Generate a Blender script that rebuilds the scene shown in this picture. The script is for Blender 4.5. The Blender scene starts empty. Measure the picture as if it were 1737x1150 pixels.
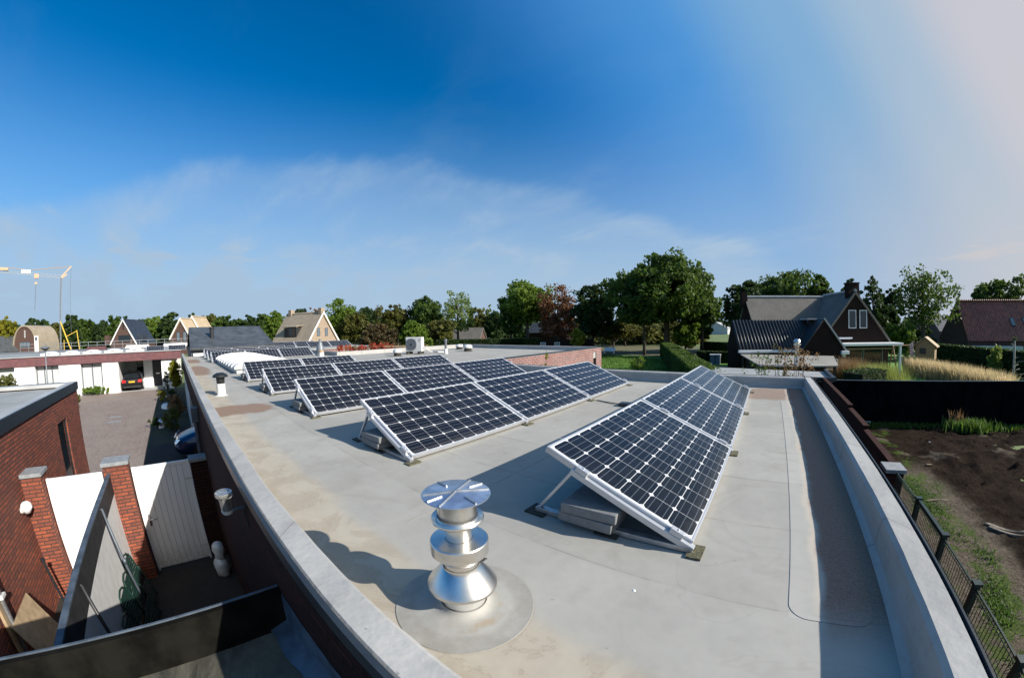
import bpy, math, random
import numpy as np
from mathutils import Vector, Matrix
R = math.radians
S = bpy.context.scene
COL = S.collection
random.seed(7)
rng = np.random.default_rng(7)

# ------------------------------------------------------------------ camera (fisheye lens, as the photograph's)
H = 1.15            # camera height above the flat roof (roof surface is z = 0, street level z = -3)
F, K = 619.236, -0.0449          # r(px of 1737) -> angle: t = r/F, angle = t*(1+K t^2)
PIT, ROL, PSI = -0.0291, 0.0188, 0.6841
GZ = -3.0
cp, sp, cr, sr = math.cos(PIT), math.sin(PIT), math.cos(ROL), math.sin(ROL)
RX = Matrix(((1, 0, 0), (0, cp, -sp), (0, sp, cp)))
RY = Matrix(((cr, 0, sr), (0, 1, 0), (-sr, 0, cr)))
c, s = math.cos(PSI), math.sin(PSI)
BR = Matrix(((c, -s, 0), (s, c, 0), (0, 0, 1))) @ RX @ RY
cam = bpy.data.cameras.new('camera')
co = bpy.data.objects.new('camera', cam); COL.objects.link(co)
basis = Matrix(((1, 0, 0), (0, 0, -1), (0, 1, 0)))
M4 = (BR @ basis).to_4x4(); M4.translation = (0, 0, H)
co.matrix_world = M4
cam.type = 'PANO'
cam.panorama_type = 'FISHEYE_LENS_POLYNOMIAL'
cam.fisheye_fov = R(210)
cam.sensor_width = 36.0
cam.sensor_height = 36.0 * 677 / 1024
cam.sensor_fit = 'HORIZONTAL'
fmm = F / 1737 * 36.0
cam.fisheye_polynomial_k0 = 0
cam.fisheye_polynomial_k1 = -1 / fmm
cam.fisheye_polynomial_k2 = 0
cam.fisheye_polynomial_k3 = -K / fmm ** 3
cam.fisheye_polynomial_k4 = 0
cam.clip_start = 0.05; cam.clip_end = 3000
S.camera = co

# ------------------------------------------------------------------ sky and sun
SUN_AZ, SUN_EL = 71.5, 28.3      # azimuth from +Y towards +X
W = bpy.data.worlds.new('World'); S.world = W; W.use_nodes = True
nt = W.node_tree; N = nt.nodes; Lk = nt.links
N.clear()
def nn(t, **k):
    n = N.new(t)
    for a, b in k.items(): setattr(n, a, b)
    return n
sky = nn('ShaderNodeTexSky', sky_type='NISHITA', sun_disc=False)
sky.sun_elevation = R(SUN_EL); sky.sun_rotation = R(SUN_AZ)
sky.air_density = 1.0; sky.dust_density = 1.0; sky.ozone_density = 3.2; sky.altitude = 0
tc = nn('ShaderNodeTexCoord')
sep = nn('ShaderNodeSeparateXYZ'); Lk.new(tc.outputs['Generated'], sep.inputs[0])
hs = nn('ShaderNodeHueSaturation'); hs.inputs['Saturation'].default_value = 1.6; hs.inputs['Value'].default_value = 1.85
Lk.new(sky.outputs[0], hs.inputs['Color'])
# cirrus: project the direction on a high plane
def math_(op, a=None, b=None, va=0.0, vb=0.0, clamp=False):
    m = nn('ShaderNodeMath', operation=op, use_clamp=clamp)
    if a is not None: Lk.new(a, m.inputs[0])
    else: m.inputs[0].default_value = va
    if b is not None: Lk.new(b, m.inputs[1])
    else: m.inputs[1].default_value = vb
    return m.outputs[0]
def mrange(v, a, b, c_=0.0, d=1.0):
    m = nn('ShaderNodeMapRange', interpolation_type='SMOOTHSTEP')
    Lk.new(v, m.inputs[0]); m.inputs[1].default_value = a; m.inputs[2].default_value = b
    m.inputs[3].default_value = c_; m.inputs[4].default_value = d
    return m.outputs[0]
zz = math_('MAXIMUM', sep.outputs['Z'], vb=0.0)
zd = math_('ADD', zz, vb=0.30)
px = math_('DIVIDE', sep.outputs['X'], zd); py = math_('DIVIDE', sep.outputs['Y'], zd)
comb = nn('ShaderNodeCombineXYZ'); Lk.new(px, comb.inputs[0]); Lk.new(py, comb.inputs[1])
mp = nn('ShaderNodeMapping'); mp.inputs['Rotation'].default_value = (0, 0, R(52)); mp.inputs['Scale'].default_value = (0.8, 1.5, 1)
Lk.new(comb.outputs[0], mp.inputs[0])
n1 = nn('ShaderNodeTexNoise'); n1.inputs['Scale'].default_value = 1.9; n1.inputs['Detail'].default_value = 12; n1.inputs['Roughness'].default_value = 0.6; n1.inputs['Distortion'].default_value = 0.35
Lk.new(mp.outputs[0], n1.inputs['Vector'])
n2 = nn('ShaderNodeTexNoise'); n2.inputs['Scale'].default_value = 0.9; n2.inputs['Detail'].default_value = 5
Lk.new(comb.outputs[0], n2.inputs['Vector'])
# a broad veil of cirrostratus with a fairly crisp, arched upper edge: a great plane curve tilted over the north-west
tilt = nn('ShaderNodeVectorMath', operation='DOT_PRODUCT'); Lk.new(tc.outputs['Generated'], tilt.inputs[0]); tilt.inputs[1].default_value = (-0.497, 0.25, -1.0)
edge = math_('ADD', tilt.outputs['Value'], math_('MULTIPLY', math_('SUBTRACT', n2.outputs[0], vb=0.5), vb=0.16))
edge = math_('ADD', edge, math_('MULTIPLY', math_('SUBTRACT', n1.outputs[0], vb=0.5), vb=0.12))
veil0 = mrange(edge, 0.06, 0.13)
cl = mrange(n1.outputs[0], 0.36, 0.74)
lowm = mrange(sep.outputs['Z'], 0.62, 0.10)
veil = math_('MULTIPLY', veil0, math_('ADD', math_('MULTIPLY', cl, vb=0.17), vb=0.17))
wisps = math_('MULTIPLY', mrange(n1.outputs[0], 0.48, 0.80), math_('ADD', math_('MULTIPLY', lowm, vb=0.16), vb=0.05))
hazeb = mrange(sep.outputs['Z'], 0.60, -0.05, 0.0, 0.86)
n3 = nn('ShaderNodeTexNoise'); n3.inputs['Scale'].default_value = 2.6; n3.inputs['Detail'].default_value = 7; n3.inputs['Roughness'].default_value = 0.58
mp3 = nn('ShaderNodeMapping'); mp3.inputs['Scale'].default_value = (1, 1, 5.5); mp3.inputs['Location'].default_value = (0.7, 0.3, 0.2)
Lk.new(tc.outputs['Generated'], mp3.inputs[0]); Lk.new(mp3.outputs[0], n3.inputs['Vector'])
band = math_('MULTIPLY', mrange(sep.outputs['Z'], 0.07, 0.12), mrange(sep.outputs['Z'], 0.23, 0.19))
puff = math_('MULTIPLY', mrange(n3.outputs[0], 0.53, 0.66), band)
tot = math_('ADD', math_('ADD', veil, wisps), math_('ADD', math_('MULTIPLY', puff, vb=0.42), hazeb), clamp=True)
# aureole: thin high haze is brighter and warmer towards the sun
sdv = (math.sin(R(SUN_AZ)) * math.cos(R(SUN_EL)), math.cos(R(SUN_AZ)) * math.cos(R(SUN_EL)), math.sin(R(SUN_EL)))
sdot = nn('ShaderNodeVectorMath', operation='DOT_PRODUCT'); Lk.new(tc.outputs['Generated'], sdot.inputs[0]); sdot.inputs[1].default_value = sdv
ramp = nn('ShaderNodeValToRGB'); Lk.new(math_('MULTIPLY', math_('ADD', sdot.outputs['Value'], vb=1.0), vb=0.5), ramp.inputs[0])
cr_ = ramp.color_ramp; cr_.interpolation = 'EASE'
stops = [(0.50, (0.045, 0.25, 0.72)), (0.70, (0.085, 0.33, 0.75)), (0.82, (0.24, 0.46, 0.72)), (0.885, (0.42, 0.56, 0.70)), (0.93, (0.64, 0.63, 0.67))]
while len(cr_.elements) < len(stops): cr_.elements.new(0.5)
for e_, (p_, c3) in zip(cr_.elements, stops): e_.position = p_; e_.color = (*c3, 1)
scl = nn('ShaderNodeVectorMath', operation='SCALE'); Lk.new(ramp.outputs[0], scl.inputs[0]); scl.inputs['Scale'].default_value = 10.4
mixa = nn('ShaderNodeMix', data_type='RGBA'); Lk.new(mrange(sdot.outputs['Value'], -0.15, 0.55, 0.0, 0.95), mixa.inputs[0])
Lk.new(hs.outputs[0], mixa.inputs[6]); Lk.new(scl.outputs[0], mixa.inputs[7])
ccol = nn('ShaderNodeMix', data_type='RGBA'); Lk.new(mrange(sdot.outputs['Value'], 0.40, 0.75), ccol.inputs[0]); ccol.inputs[6].default_value = (4.4, 6.0, 7.9, 1); ccol.inputs[7].default_value = (6.6, 6.5, 6.8, 1)
mix = nn('ShaderNodeMix', data_type='RGBA')
Lk.new(tot, mix.inputs[0]); Lk.new(mixa.outputs[2], mix.inputs[6]); Lk.new(ccol.outputs[2], mix.inputs[7])
bg = nn('ShaderNodeBackground'); bg.inputs['Strength'].default_value = 0.057
Lk.new(mix.outputs[2], bg.inputs['Color'])
wo = nn('ShaderNodeOutputWorld'); Lk.new(bg.outputs[0], wo.inputs[0])
sl = bpy.data.lights.new('sun', 'SUN'); sl.energy = 5.0; sl.angle = R(0.53); sl.color = (1.0, 0.94, 0.85)
so = bpy.data.objects.new('sun', sl); COL.objects.link(so)
sd = Vector((math.sin(R(SUN_AZ)) * math.cos(R(SUN_EL)), math.cos(R(SUN_AZ)) * math.cos(R(SUN_EL)), math.sin(R(SUN_EL))))
so.rotation_euler = sd.to_track_quat('Z', 'Y').to_euler(); so.location = (30, 10, 30)
S.view_settings.view_transform = 'Standard'; S.view_settings.look = 'None'
S.view_settings.exposure = 0.66; S.view_settings.gamma = 1
S.render.engine = 'CYCLES'
S.cycles.max_bounces = 6; S.cycles.transparent_max_bounces = 12

# ------------------------------------------------------------------ helpers
def pol(az, d, z=GZ): return Vector((d * math.sin(R(az)), d * math.cos(R(az)), z))
def hz(el, d): return H + d * math.tan(R(el))
def ray(x, y):
    X = x - 868.5; Y = -(y - 575); r = math.hypot(X, Y) + 1e-9; t = r / F; th = t * (1 + K * t * t)
    return BR @ Vector((math.sin(th) * X / r, math.cos(th), math.sin(th) * Y / r))
def azel(x, y):
    d = ray(x, y); return math.degrees(math.atan2(d[0], d[1])), math.degrees(math.asin(d[2]))

def tag(o, label=None, cat=None, group=None, kind=None):
    if label: o['label'] = label
    if cat: o['category'] = cat
    if group: o['group'] = group
    if kind: o['kind'] = kind
    return o
def thing(name, label, cat, loc=(0, 0, 0), rz=0, group=None):
    o = bpy.data.objects.new(name, None); COL.objects.link(o); o.empty_display_size = .2
    o.location = loc; o.rotation_euler = (0, 0, rz)
    return tag(o, label, cat, group)
def copy_tree(o, parent=None):
    n = o.copy(); COL.objects.link(n); n.parent = parent
    for ch in list(o.children): copy_tree(ch, n)
    return n

class MB:
    """collects shapes, build() links them as one mesh object"""
    def __init__(self, off=(0, 0, 0)): self.v = []; self.f = []; self.o = Vector(off); self.uv = []
    def add(self, vs, fs):
        b = len(self.v); self.v += [Vector(p) - self.o for p in vs]; self.f += [tuple(b + i for i in f) for f in fs]; return self
    def box(self, x0, y0, z0, x1, y1, z1):
        x0, x1 = min(x0, x1), max(x0, x1); y0, y1 = min(y0, y1), max(y0, y1); z0, z1 = min(z0, z1), max(z0, z1)
        return self.add([(x0, y0, z0), (x1, y0, z0), (x1, y1, z0), (x0, y1, z0), (x0, y0, z1), (x1, y0, z1), (x1, y1, z1), (x0, y1, z1)],
                        [(3, 2, 1, 0), (4, 5, 6, 7), (0, 1, 5, 4), (1, 2, 6, 5), (2, 3, 7, 6), (3, 0, 4, 7)])
    def bar(self, a, b, w, h, up=(0, 0, 1)):
        a, b = Vector(a), Vector(b); d = (b - a).normalized(); u = Vector(up)
        sx = d.cross(u)
        if sx.length < 1e-4: sx = d.cross(Vector((1, 0, 0)))
        sx.normalize(); u = sx.cross(d).normalized()
        vs = [p + sx * (i * w / 2) + u * (j * h / 2) for p in (a, b) for i, j in ((-1, -1), (1, -1), (1, 1), (-1, 1))]
        return self.add(vs, [(0, 1, 2, 3), (7, 6, 5, 4), (1, 0, 4, 5), (2, 1, 5, 6), (3, 2, 6, 7), (0, 3, 7, 4)])
    def tube(self, pts, r, n=10, caps=True):
        pts = [Vector(p) for p in pts]; rs = r if isinstance(r, (list, tuple)) else [r] * len(pts)
        vs = []; fs = []; ref = None
        for i, p in enumerate(pts):
            d = (pts[min(i + 1, len(pts) - 1)] - pts[max(i - 1, 0)]).normalized()
            if ref is None: ref = Vector((0, 0, 1)) if abs(d.z) < .9 else Vector((1, 0, 0))
            x = d.cross(ref).normalized(); y = x.cross(d).normalized(); ref = y
            vs += [p + (x * math.cos(2 * math.pi * k / n) + y * math.sin(2 * math.pi * k / n)) * rs[i] for k in range(n)]
        for i in range(len(pts) - 1):
            for k in range(n):
                a = i * n + k; b_ = i * n + (k + 1) % n; fs.append((a, b_, b_ + n, a + n))
        if caps: fs.append(tuple(range(n))[::-1]); fs.append(tuple(range((len(pts) - 1) * n, len(pts) * n)))
        return self.add(vs, fs)
    def lathe(self, prof, c0=(0, 0, 0), n=48):
        vs = []; fs = []; c0 = Vector(c0)
        for r_, z in prof: vs += [c0 + Vector((r_ * math.cos(2 * math.pi * k / n), r_ * math.sin(2 * math.pi * k / n), z)) for k in range(n)]
        for i in range(len(prof) - 1):
            for k in range(n):
                a = i * n + k; b_ = i * n + (k + 1) % n; fs.append((a, b_, b_ + n, a + n))
        return self.add(vs, fs)
    def prism(self, poly, d):
        """poly: list of 3D points, extruded by vector d"""
        poly = [Vector(p) for p in poly]; d = Vector(d); n = len(poly)
        nrm = Vector((0, 0, 0))
        for i in range(n): nrm += poly[i].cross(poly[(i + 1) % n])
        if nrm.dot(d) > 0: poly = poly[::-1]
        return self.add(poly + [p + d for p in poly], [tuple(range(n)), tuple(range(n, 2 * n))[::-1]] + [((i + 1) % n, i, n + i, n + (i + 1) % n) for i in range(n)])
    def quad(self, *p): return self.add(p, [tuple(range(len(p)))])
    def build(self, name, mat, parent=None, smooth=False, bevel=0, label=None, auto=None):
        me = bpy.data.meshes.new(name); me.from_pydata([tuple(p) for p in self.v], [], self.f); me.update()
        if mat: me.materials.append(mat)
        o = bpy.data.objects.new(name, me); COL.objects.link(o)
        if parent: o.parent = parent
        if smooth:
            me.polygons.foreach_set('use_smooth', [True] * len(me.polygons))
            if auto: me.set_sharp_from_angle(angle=R(auto))
        if bevel:
            m = o.modifiers.new('bevel', 'BEVEL'); m.width = bevel; m.segments = 2; m.limit_method = 'ANGLE'; m.angle_limit = R(40)
        if label: o['label'] = label
        return o

# ------------------------------------------------------------------ materials
MATS = {}
class NT:
    def __init__(self, name):
        self.m = bpy.data.materials.new(name); self.m.use_nodes = True; self.t = self.m.node_tree
        self.b = self.t.nodes['Principled BSDF']; MATS[name] = self.m
    def n(self, t, **k):
        n = self.t.nodes.new(t)
        for a, b in k.items(): setattr(n, a, b)
        return n
    def l(self, a, b): self.t.links.new(a, b)
    def coord(self, kind='Object'): return self.n('ShaderNodeTexCoord').outputs[kind]
    def sep(self, v): q = self.n('ShaderNodeSeparateXYZ'); self.l(v, q.inputs[0]); return q.outputs
    def comb(self, x=None, y=None, z=None):
        q = self.n('ShaderNodeCombineXYZ')
        for i, a in enumerate((x, y, z)):
            if a is not None: self.l(a, q.inputs[i])
        return q.outputs[0]
    def ma(self, op, a, b=None, c_=None, clamp=False):
        m = self.n('ShaderNodeMath', operation=op, use_clamp=clamp)
        for i, v in enumerate((a, b, c_)):
            if v is None: continue
            if isinstance(v, (int, float)): m.inputs[i].default_value = v
            else: self.l(v, m.inputs[i])
        return m.outputs[0]
    def mr(self, v, a, b, c_=0., d=1., smooth=True):
        m = self.n('ShaderNodeMapRange', interpolation_type='SMOOTHSTEP' if smooth else 'LINEAR')
        self.l(v, m.inputs[0])
        for i, x in enumerate((a, b, c_, d)): m.inputs[1 + i].default_value = x
        return m.outputs[0]
    def noise(self, scale, detail=4, rough=.55, vec=None, dist=0, stretch=None):
        q = self.n('ShaderNodeTexNoise'); q.inputs['Scale'].default_value = scale; q.inputs['Detail'].default_value = detail
        q.inputs['Roughness'].default_value = rough; q.inputs['Distortion'].default_value = dist
        v = vec if vec is not None else self.coord()
        if stretch:
            m = self.n('ShaderNodeMapping'); m.inputs['Scale'].default_value = stretch; self.l(v, m.inputs[0]); v = m.outputs[0]
        self.l(v, q.inputs['Vector']); return q.outputs[0]
    def mix(self, f, a, b):
        m = self.n('ShaderNodeMix', data_type='RGBA')
        for i, v in ((0, f), (6, a), (7, b)):
            if isinstance(v, (int, float)): m.inputs[i].default_value = v
            elif isinstance(v, (tuple, list)): m.inputs[i].default_value = (*v[:3], 1)
            else: self.l(v, m.inputs[i])
        return m.outputs[2]
    def base(self, col):
        if isinstance(col, (tuple, list)): self.b.inputs['Base Color'].default_value = (*col[:3], 1)
        else: self.l(col, self.b.inputs['Base Color'])
    def set(self, rough=None, metal=None, spec=None):
        if rough is not None:
            if isinstance(rough, (int, float)): self.b.inputs['Roughness'].default_value = rough
            else: self.l(rough, self.b.inputs['Roughness'])
        if metal is not None: self.b.inputs['Metallic'].default_value = metal
        if spec is not None: self.b.inputs['Specular IOR Level'].default_value = spec
    def bump(self, h, strength=.3, dist=.01):
        q = self.n('ShaderNodeBump'); q.inputs['Strength'].default_value = strength; q.inputs['Distance'].default_value = dist
        self.l(h, q.inputs['Height']); self.l(q.outputs[0], self.b.inputs['Normal'])

def simple(name, col, rough=.6, metal=0, var=.12, scale=6, spec=None, bump=0):
    q = NT(name)
    nz = q.noise(scale, 5, .6)
    a = tuple(x * (1 - var) for x in col); b = tuple(min(1, x * (1 + var)) for x in col)
    q.base(q.mix(q.mr(nz, .3, .7), a, b)); q.set(rough, metal, spec)
    if bump: q.bump(q.noise(scale * 12, 4), bump, .004)
    return q.m

def brick(name, c1, c2, mortar, bw=.21, bh=.062, rough=.85, ms=.009, offset_z=0):
    q = NT(name); x, y, z = q.sep(q.coord())
    v = q.comb(q.ma('ADD', x, y), z)
    t = q.n('ShaderNodeTexBrick'); q.l(v, t.inputs['Vector'])
    t.inputs['Scale'].default_value = 1; t.inputs['Brick Width'].default_value = bw; t.inputs['Row Height'].default_value = bh
    t.inputs['Mortar Size'].default_value = ms; t.inputs['Mortar Smooth'].default_value = .15; t.inputs['Bias'].default_value = -.1
    t.inputs['Color1'].default_value = (*c1, 1); t.inputs['Color2'].default_value = (*c2, 1); t.inputs['Mortar'].default_value = (*mortar, 1)
    nz = q.noise(1.7, 5, .6); nf = q.noise(14, 3)
    col = q.mix(q.mr(nz, .35, .7, 0, .35), t.outputs['Color'], tuple(k * .5 for k in c1))
    col = q.mix(q.mr(nf, .45, .75, 0, .4), col, tuple(k * .45 for k in c2))
    q.base(col); q.set(rough); q.bump(q.ma('MULTIPLY', t.outputs['Fac'], -1.0), .6, .008)
    return q.m

# flat-roof membrane with dirt, in building coordinates
def membrane():
    q = NT('roof_membrane'); P = q.coord(); x, y, z = q.sep(P)
    n = q.noise(.9, 6, .6); nf = q.noise(7, 5, .65); ng = q.noise(260, 2)
    base = q.mix(q.mr(n, .3, .7), (.315, .305, .277), (.382, .37, .335))
    base = q.mix(q.mr(nf, .45, .8, 0, .35), base, (.25, .24, .215))
    # laps between the laid sheets: slight tone steps and broken dark lap lines
    ly = q.ma('ADD', y, q.ma('MULTIPLY', q.ma('SUBTRACT', q.noise(1.1, 3), .5), .05)); ly = q.ma('DIVIDE', ly, .715)
    wn = q.n('ShaderNodeTexWhiteNoise', noise_dimensions='1D'); q.l(q.ma('FLOOR', ly), wn.inputs['W'])
    base = q.mix(q.ma('MULTIPLY', wn.outputs['Value'], .22), base, (.24, .23, .20))
    fl = q.ma('ABSOLUTE', q.ma('SUBTRACT', q.ma('FRACT', ly), .5)); lap = q.mr(fl, .491, .4965)
    lapw = q.ma('MULTIPLY', q.mr(fl, .44, .5), .25)
    lap = q.ma('MULTIPLY', q.ma('ADD', lap, lapw), q.mr(q.noise(2.3, 4), .38, .62))
    base = q.mix(q.ma('MULTIPLY', lap, .42), base, (.15, .14, .12))
    pn = q.noise(.8, 4, .55, dist=.8); tl = q.mr(q.ma('ABSOLUTE', q.ma('SUBTRACT', pn, .53)), .010, .0); base = q.mix(q.ma('MULTIPLY', tl, .11), base, (.18, .165, .135)); base = q.mix(q.mr(pn, .53, .60, 0, .16), base, (.26, .24, .20))
    scuff = q.mr(q.noise(9, 6, .75, stretch=(.5, 3, 1)), .62, .72, 0, .14); base = q.mix(scuff, base, (.44, .43, .40))
    wrk = q.ma('MULTIPLY', q.mr(q.noise(1.3, 7, .7, dist=1.5), .5, .66), .3); base = q.mix(wrk, base, (.25, .235, .20))
    # brown silt beside the left parapet
    nw = q.noise(1.6, 4, .6, stretch=(1, 1, 1), dist=.4)
    edge = q.ma('ADD', y, q.ma('MULTIPLY', q.ma('SUBTRACT', nw, .5), .35))
    silt = q.mr(edge, .98, .84)
    silt = q.ma('MULTIPLY', silt, q.mr(y, 7, 6.9))
    nb = q.noise(2.4, 6, .62, dist=1.2)
    siltc = q.mix(q.mr(nb, .38, .66), (.415, .37, .295), (.34, .29, .22))
    col = q.mix(q.ma('MULTIPLY', silt, .85), base, siltc)
    # tide lines round dried puddles
    wv = q.ma('ABSOLUTE', q.ma('SUBTRACT', nb, .52)); line = q.mr(wv, .012, 0.0)
    col = q.mix(q.ma('MULTIPLY', q.ma('MULTIPLY', line, silt), .25), col, (.16, .12, .085))
    # reddish grit bands
    def blob(cx, cy, rx, ry, k=1.0, soft=.28):
        nn_ = q.noise(3.1, 4, .6)
        dx = q.ma('DIVIDE', q.ma('SUBTRACT', x, cx), rx); dy = q.ma('DIVIDE', q.ma('SUBTRACT', y, cy), ry)
        d = q.ma('SQRT', q.ma('ADD', q.ma('POWER', q.ma('ABSOLUTE', dx), 3.0), q.ma('POWER', q.ma('ABSOLUTE', dy), 3.0)))
        d = q.ma('ADD', d, q.ma('MULTIPLY', q.ma('SUBTRACT', nn_, .5), 1.3))
        return q.ma('MULTIPLY', q.mr(d, 1 + soft, 1 - soft), k)
    gr = q.noise(60, 3, .7)
    grit = q.mix(q.mr(gr, .35, .65), (.17, .11, .078), (.30, .215, .16))
    for b in ((-6.25, .85, .42, .62), (-14.5, .75, 2.0, .38), (.12, 6.75, .5, .55, .8), (-20, .8, 1.5, .35)):
        col = q.mix(blob(*b), col, grit)
    pm = q.ma('MULTIPLY', q.ma('MULTIPLY', q.ma('GREATER_THAN', x, .247), q.ma('GREATER_THAN', y, 1.402)), q.ma('LESS_THAN', y, 6.148)); col = q.mix(q.ma('MULTIPLY', pm, .30), col, (.46, .445, .41))
    # red-brown stripe along the right parapet
    ex = q.ma('ADD', x, q.ma('MULTIPLY', q.ma('SUBTRACT', q.noise(2.2, 5, .6), .5), .16))
    right = q.ma('MULTIPLY', q.mr(ex, .37, .43), q.mr(y, 1.15, 1.6))
    col = q.mix(q.ma('MULTIPLY', right, .88), col, q.mix(q.mr(gr, .3, .7), (.20, .105, .07), (.28, .17, .12)))
    pale = q.ma('MULTIPLY', q.ma('MULTIPLY', q.mr(ex, .33, .37), q.mr(ex, .41, .38)), q.mr(y, 1.3, 1.7))
    col = q.mix(q.ma('MULTIPLY', pale, .55), col, (.5, .43, .34))
    # ring stain round the flue collar
    rr = q.ma('SQRT', q.ma('ADD', q.ma('POWER', q.ma('SUBTRACT', x, -.975), 2.), q.ma('POWER', q.ma('SUBTRACT', y, .845), 2.)))
    ring = q.ma('MULTIPLY', q.mr(rr, .19, .23), q.mr(rr, .31, .285))
    ring = q.ma('MULTIPLY', ring, q.mr(q.noise(9, 4, .6), .3, .6, .3, 1))
    col = q.mix(q.ma('MULTIPLY', ring, .22), col, (.2, .165, .125))
    spot = q.mr(q.noise(18, 1, .5), .78, .80)
    col = q.mix(q.ma('MULTIPLY', spot, .35), col, (.14, .13, .11))
    q.base(col); q.set(.85, spec=.2)
    hgt = q.ma('ADD', q.ma('MULTIPLY', q.noise(2.2, 3), 1.2), q.ma('MULTIPLY', ng, .05))
    q.bump(hgt, .35, .02)
    return q.m
membrane()
def parapet_mat():
    q = NT('parapet_membrane'); n = q.noise(1.6, 6, .65, stretch=(.6, .6, 3)); nf = q.noise(11, 5, .65)
    col = q.mix(q.mr(n, .3, .72), (.40, .395, .375), (.30, .298, .285))
    col = q.mix(q.mr(nf, .5, .82, 0, .5), col, (.215, .215, .205))
    col = q.mix(q.mr(q.noise(31, 3), .68, .74, 0, .5), col, (.12, .12, .115))
    px_, py_, pz_ = q.sep(q.coord()); jt = q.ma('ABSOLUTE', q.ma('SUBTRACT', q.ma('FRACT', q.ma('DIVIDE', q.ma('ADD', px_, py_), 1.37)), .5)); col = q.mix(q.mr(jt, .494, .498, 0, .55), col, (.15, .15, .145)); col = q.mix(q.mr(jt, .44, .495, 0, .18), col, (.22, .22, .21))
    q.base(col); q.set(.8, spec=.15); q.bump(q.ma('ADD', q.noise(3.2, 4), q.ma('MULTIPLY', nf, .25)), .5, .03)
parapet_mat()
def collar_mat():
    q = NT('collar_membrane'); x, y, z = q.sep(q.coord()); n = q.noise(7, 5, .65); n4 = q.noise(9, 4, .6)
    col = q.mix(q.mr(n, .3, .7), (.30, .295, .27), (.36, .352, .325))
    rr = q.ma('SQRT', q.ma('ADD', q.ma('POWER', x, 2.), q.ma('POWER', y, 2.)))
    ring = q.ma('MULTIPLY', q.mr(rr, .19, .225), q.mr(n4, .3, .6, .35, 1))
    col = q.mix(q.ma('MULTIPLY', ring, .38), col, (.19, .165, .13))
    st = q.ma('MULTIPLY', q.mr(q.ma('ADD', rr, q.ma('MULTIPLY', q.ma('SUBTRACT', n, .5), .1)), .12, .16), q.mr(rr, .2, .17))
    col = q.mix(q.ma('MULTIPLY', st, q.mr(n4, .5, .7, 0, .5)), col, (.30, .21, .11))
    q.base(col); q.set(.75, spec=.35); q.bump(n, .25, .01)
collar_mat()
def old_bitumen():
    q = NT('old_bitumen'); n = q.noise(1.5, 7, .68, dist=.8); nf = q.noise(9, 6, .7)
    col = q.mix(q.mr(n, .35, .65), (.028, .028, .024), (.13, .122, .092))
    col = q.mix(q.mr(nf, .45, .7, 0, .6), col, (.065, .06, .048))
    q.base(col); q.set(.9, spec=.15); q.bump(q.ma('ADD', n, q.ma('MULTIPLY', nf, .4)), .6, .03)
old_bitumen()
def solar():
    q = NT('solar_glass'); x, y, z = q.sep(q.coord())
    pit = .1585; ox = (1.65 - 10 * pit) / 2; oy = (.99 - 6 * pit) / 2
    u = q.ma('DIVIDE', q.ma('SUBTRACT', x, ox), pit); v = q.ma('DIVIDE', q.ma('SUBTRACT', y, oy), pit)
    fu = q.ma('FRACT', u); fv = q.ma('FRACT', v)
    du = q.ma('MINIMUM', fu, q.ma('SUBTRACT', 1., fu)); dv = q.ma('MINIMUM', fv, q.ma('SUBTRACT', 1., fv))
    gap = q.ma('MAXIMUM', q.ma('LESS_THAN', du, .0075), q.ma('LESS_THAN', dv, .013))
    dia = q.ma('LESS_THAN', q.ma('ADD', du, dv), .125)
    inside = q.ma('MULTIPLY', q.ma('MULTIPLY', q.ma('GREATER_THAN', u, .0), q.ma('LESS_THAN', u, 10.)), q.ma('MULTIPLY', q.ma('GREATER_THAN', v, .0), q.ma('LESS_THAN', v, 6.)))
    white = q.ma('MAXIMUM', q.ma('MAXIMUM', gap, dia), q.ma('SUBTRACT', 1., inside))
    bus = None
    for k in (.2, .5, .8):
        b = q.ma('LESS_THAN', q.ma('ABSOLUTE', q.ma('SUBTRACT', fv, k)), .008); bus = b if bus is None else q.ma('MAXIMUM', bus, b)
    cell_id = q.comb(q.ma('FLOOR', u), q.ma('FLOOR', v))
    wn = q.n('ShaderNodeTexWhiteNoise', noise_dimensions='3D')
    oi = q.n('ShaderNodeObjectInfo'); q.l(q.comb(q.ma('FLOOR', u), q.ma('FLOOR', v), oi.outputs['Random']), wn.inputs['Vector'])
    cell = q.mix(wn.outputs['Value'], (.0055, .006, .009), (.009, .0095, .014))
    cell = q.mix(q.mr(q.noise(25, 3), .4, .7, 0, .5), cell, (.011, .011, .013))
    col = q.mix(q.ma('MULTIPLY', bus, .75), cell, (.15, .18, .22))
    col = q.mix(white, col, (.52, .53, .54))
    dust = q.ma('MULTIPLY', q.mr(y, .12, .02), q.mr(q.noise(9, 4), .3, .7, .3, 1))
    dust = q.ma('ADD', dust, q.mr(q.noise(2.2, 6, .7), .45, .75, 0, .35))
    col = q.mix(q.ma('MULTIPLY', dust, .10), col, (.30, .27, .22))
    q.base(col); q.set(q.mr(q.noise(3, 3), .3, .7, .08, .2), spec=.2)
    return q.m
solar()
simple('anodised', (.52, .53, .55), .38, .55, .06, 12)
simple('galvanised', (.42, .43, .44), .42, .8, .2, 20)
simple('stainless', (.72, .70, .66), .31, 1.0, .10, 12)
simple('cap_metal', (.52, .57, .65), .42, .9, .22, 14)
simple('clear_band', (.62, .62, .6), .3, .6, .1, 14)
simple('concrete_slab', (.17, .175, .175), .9, 0, .14, 30, bump=.4)
simple('rubber_granulate', (.035, .035, .03), .95, 0, .6, 120, bump=.8)
simple('mossy_rubber', (.10, .095, .055), .95, 0, .7, 90, bump=.8)
simple('dark_trim', (.035, .045, .055), .4, .3, .15, 5)
simple('blue_flashing', (.075, .095, .12), .55, .2, .35, 6, bump=.2)
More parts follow.
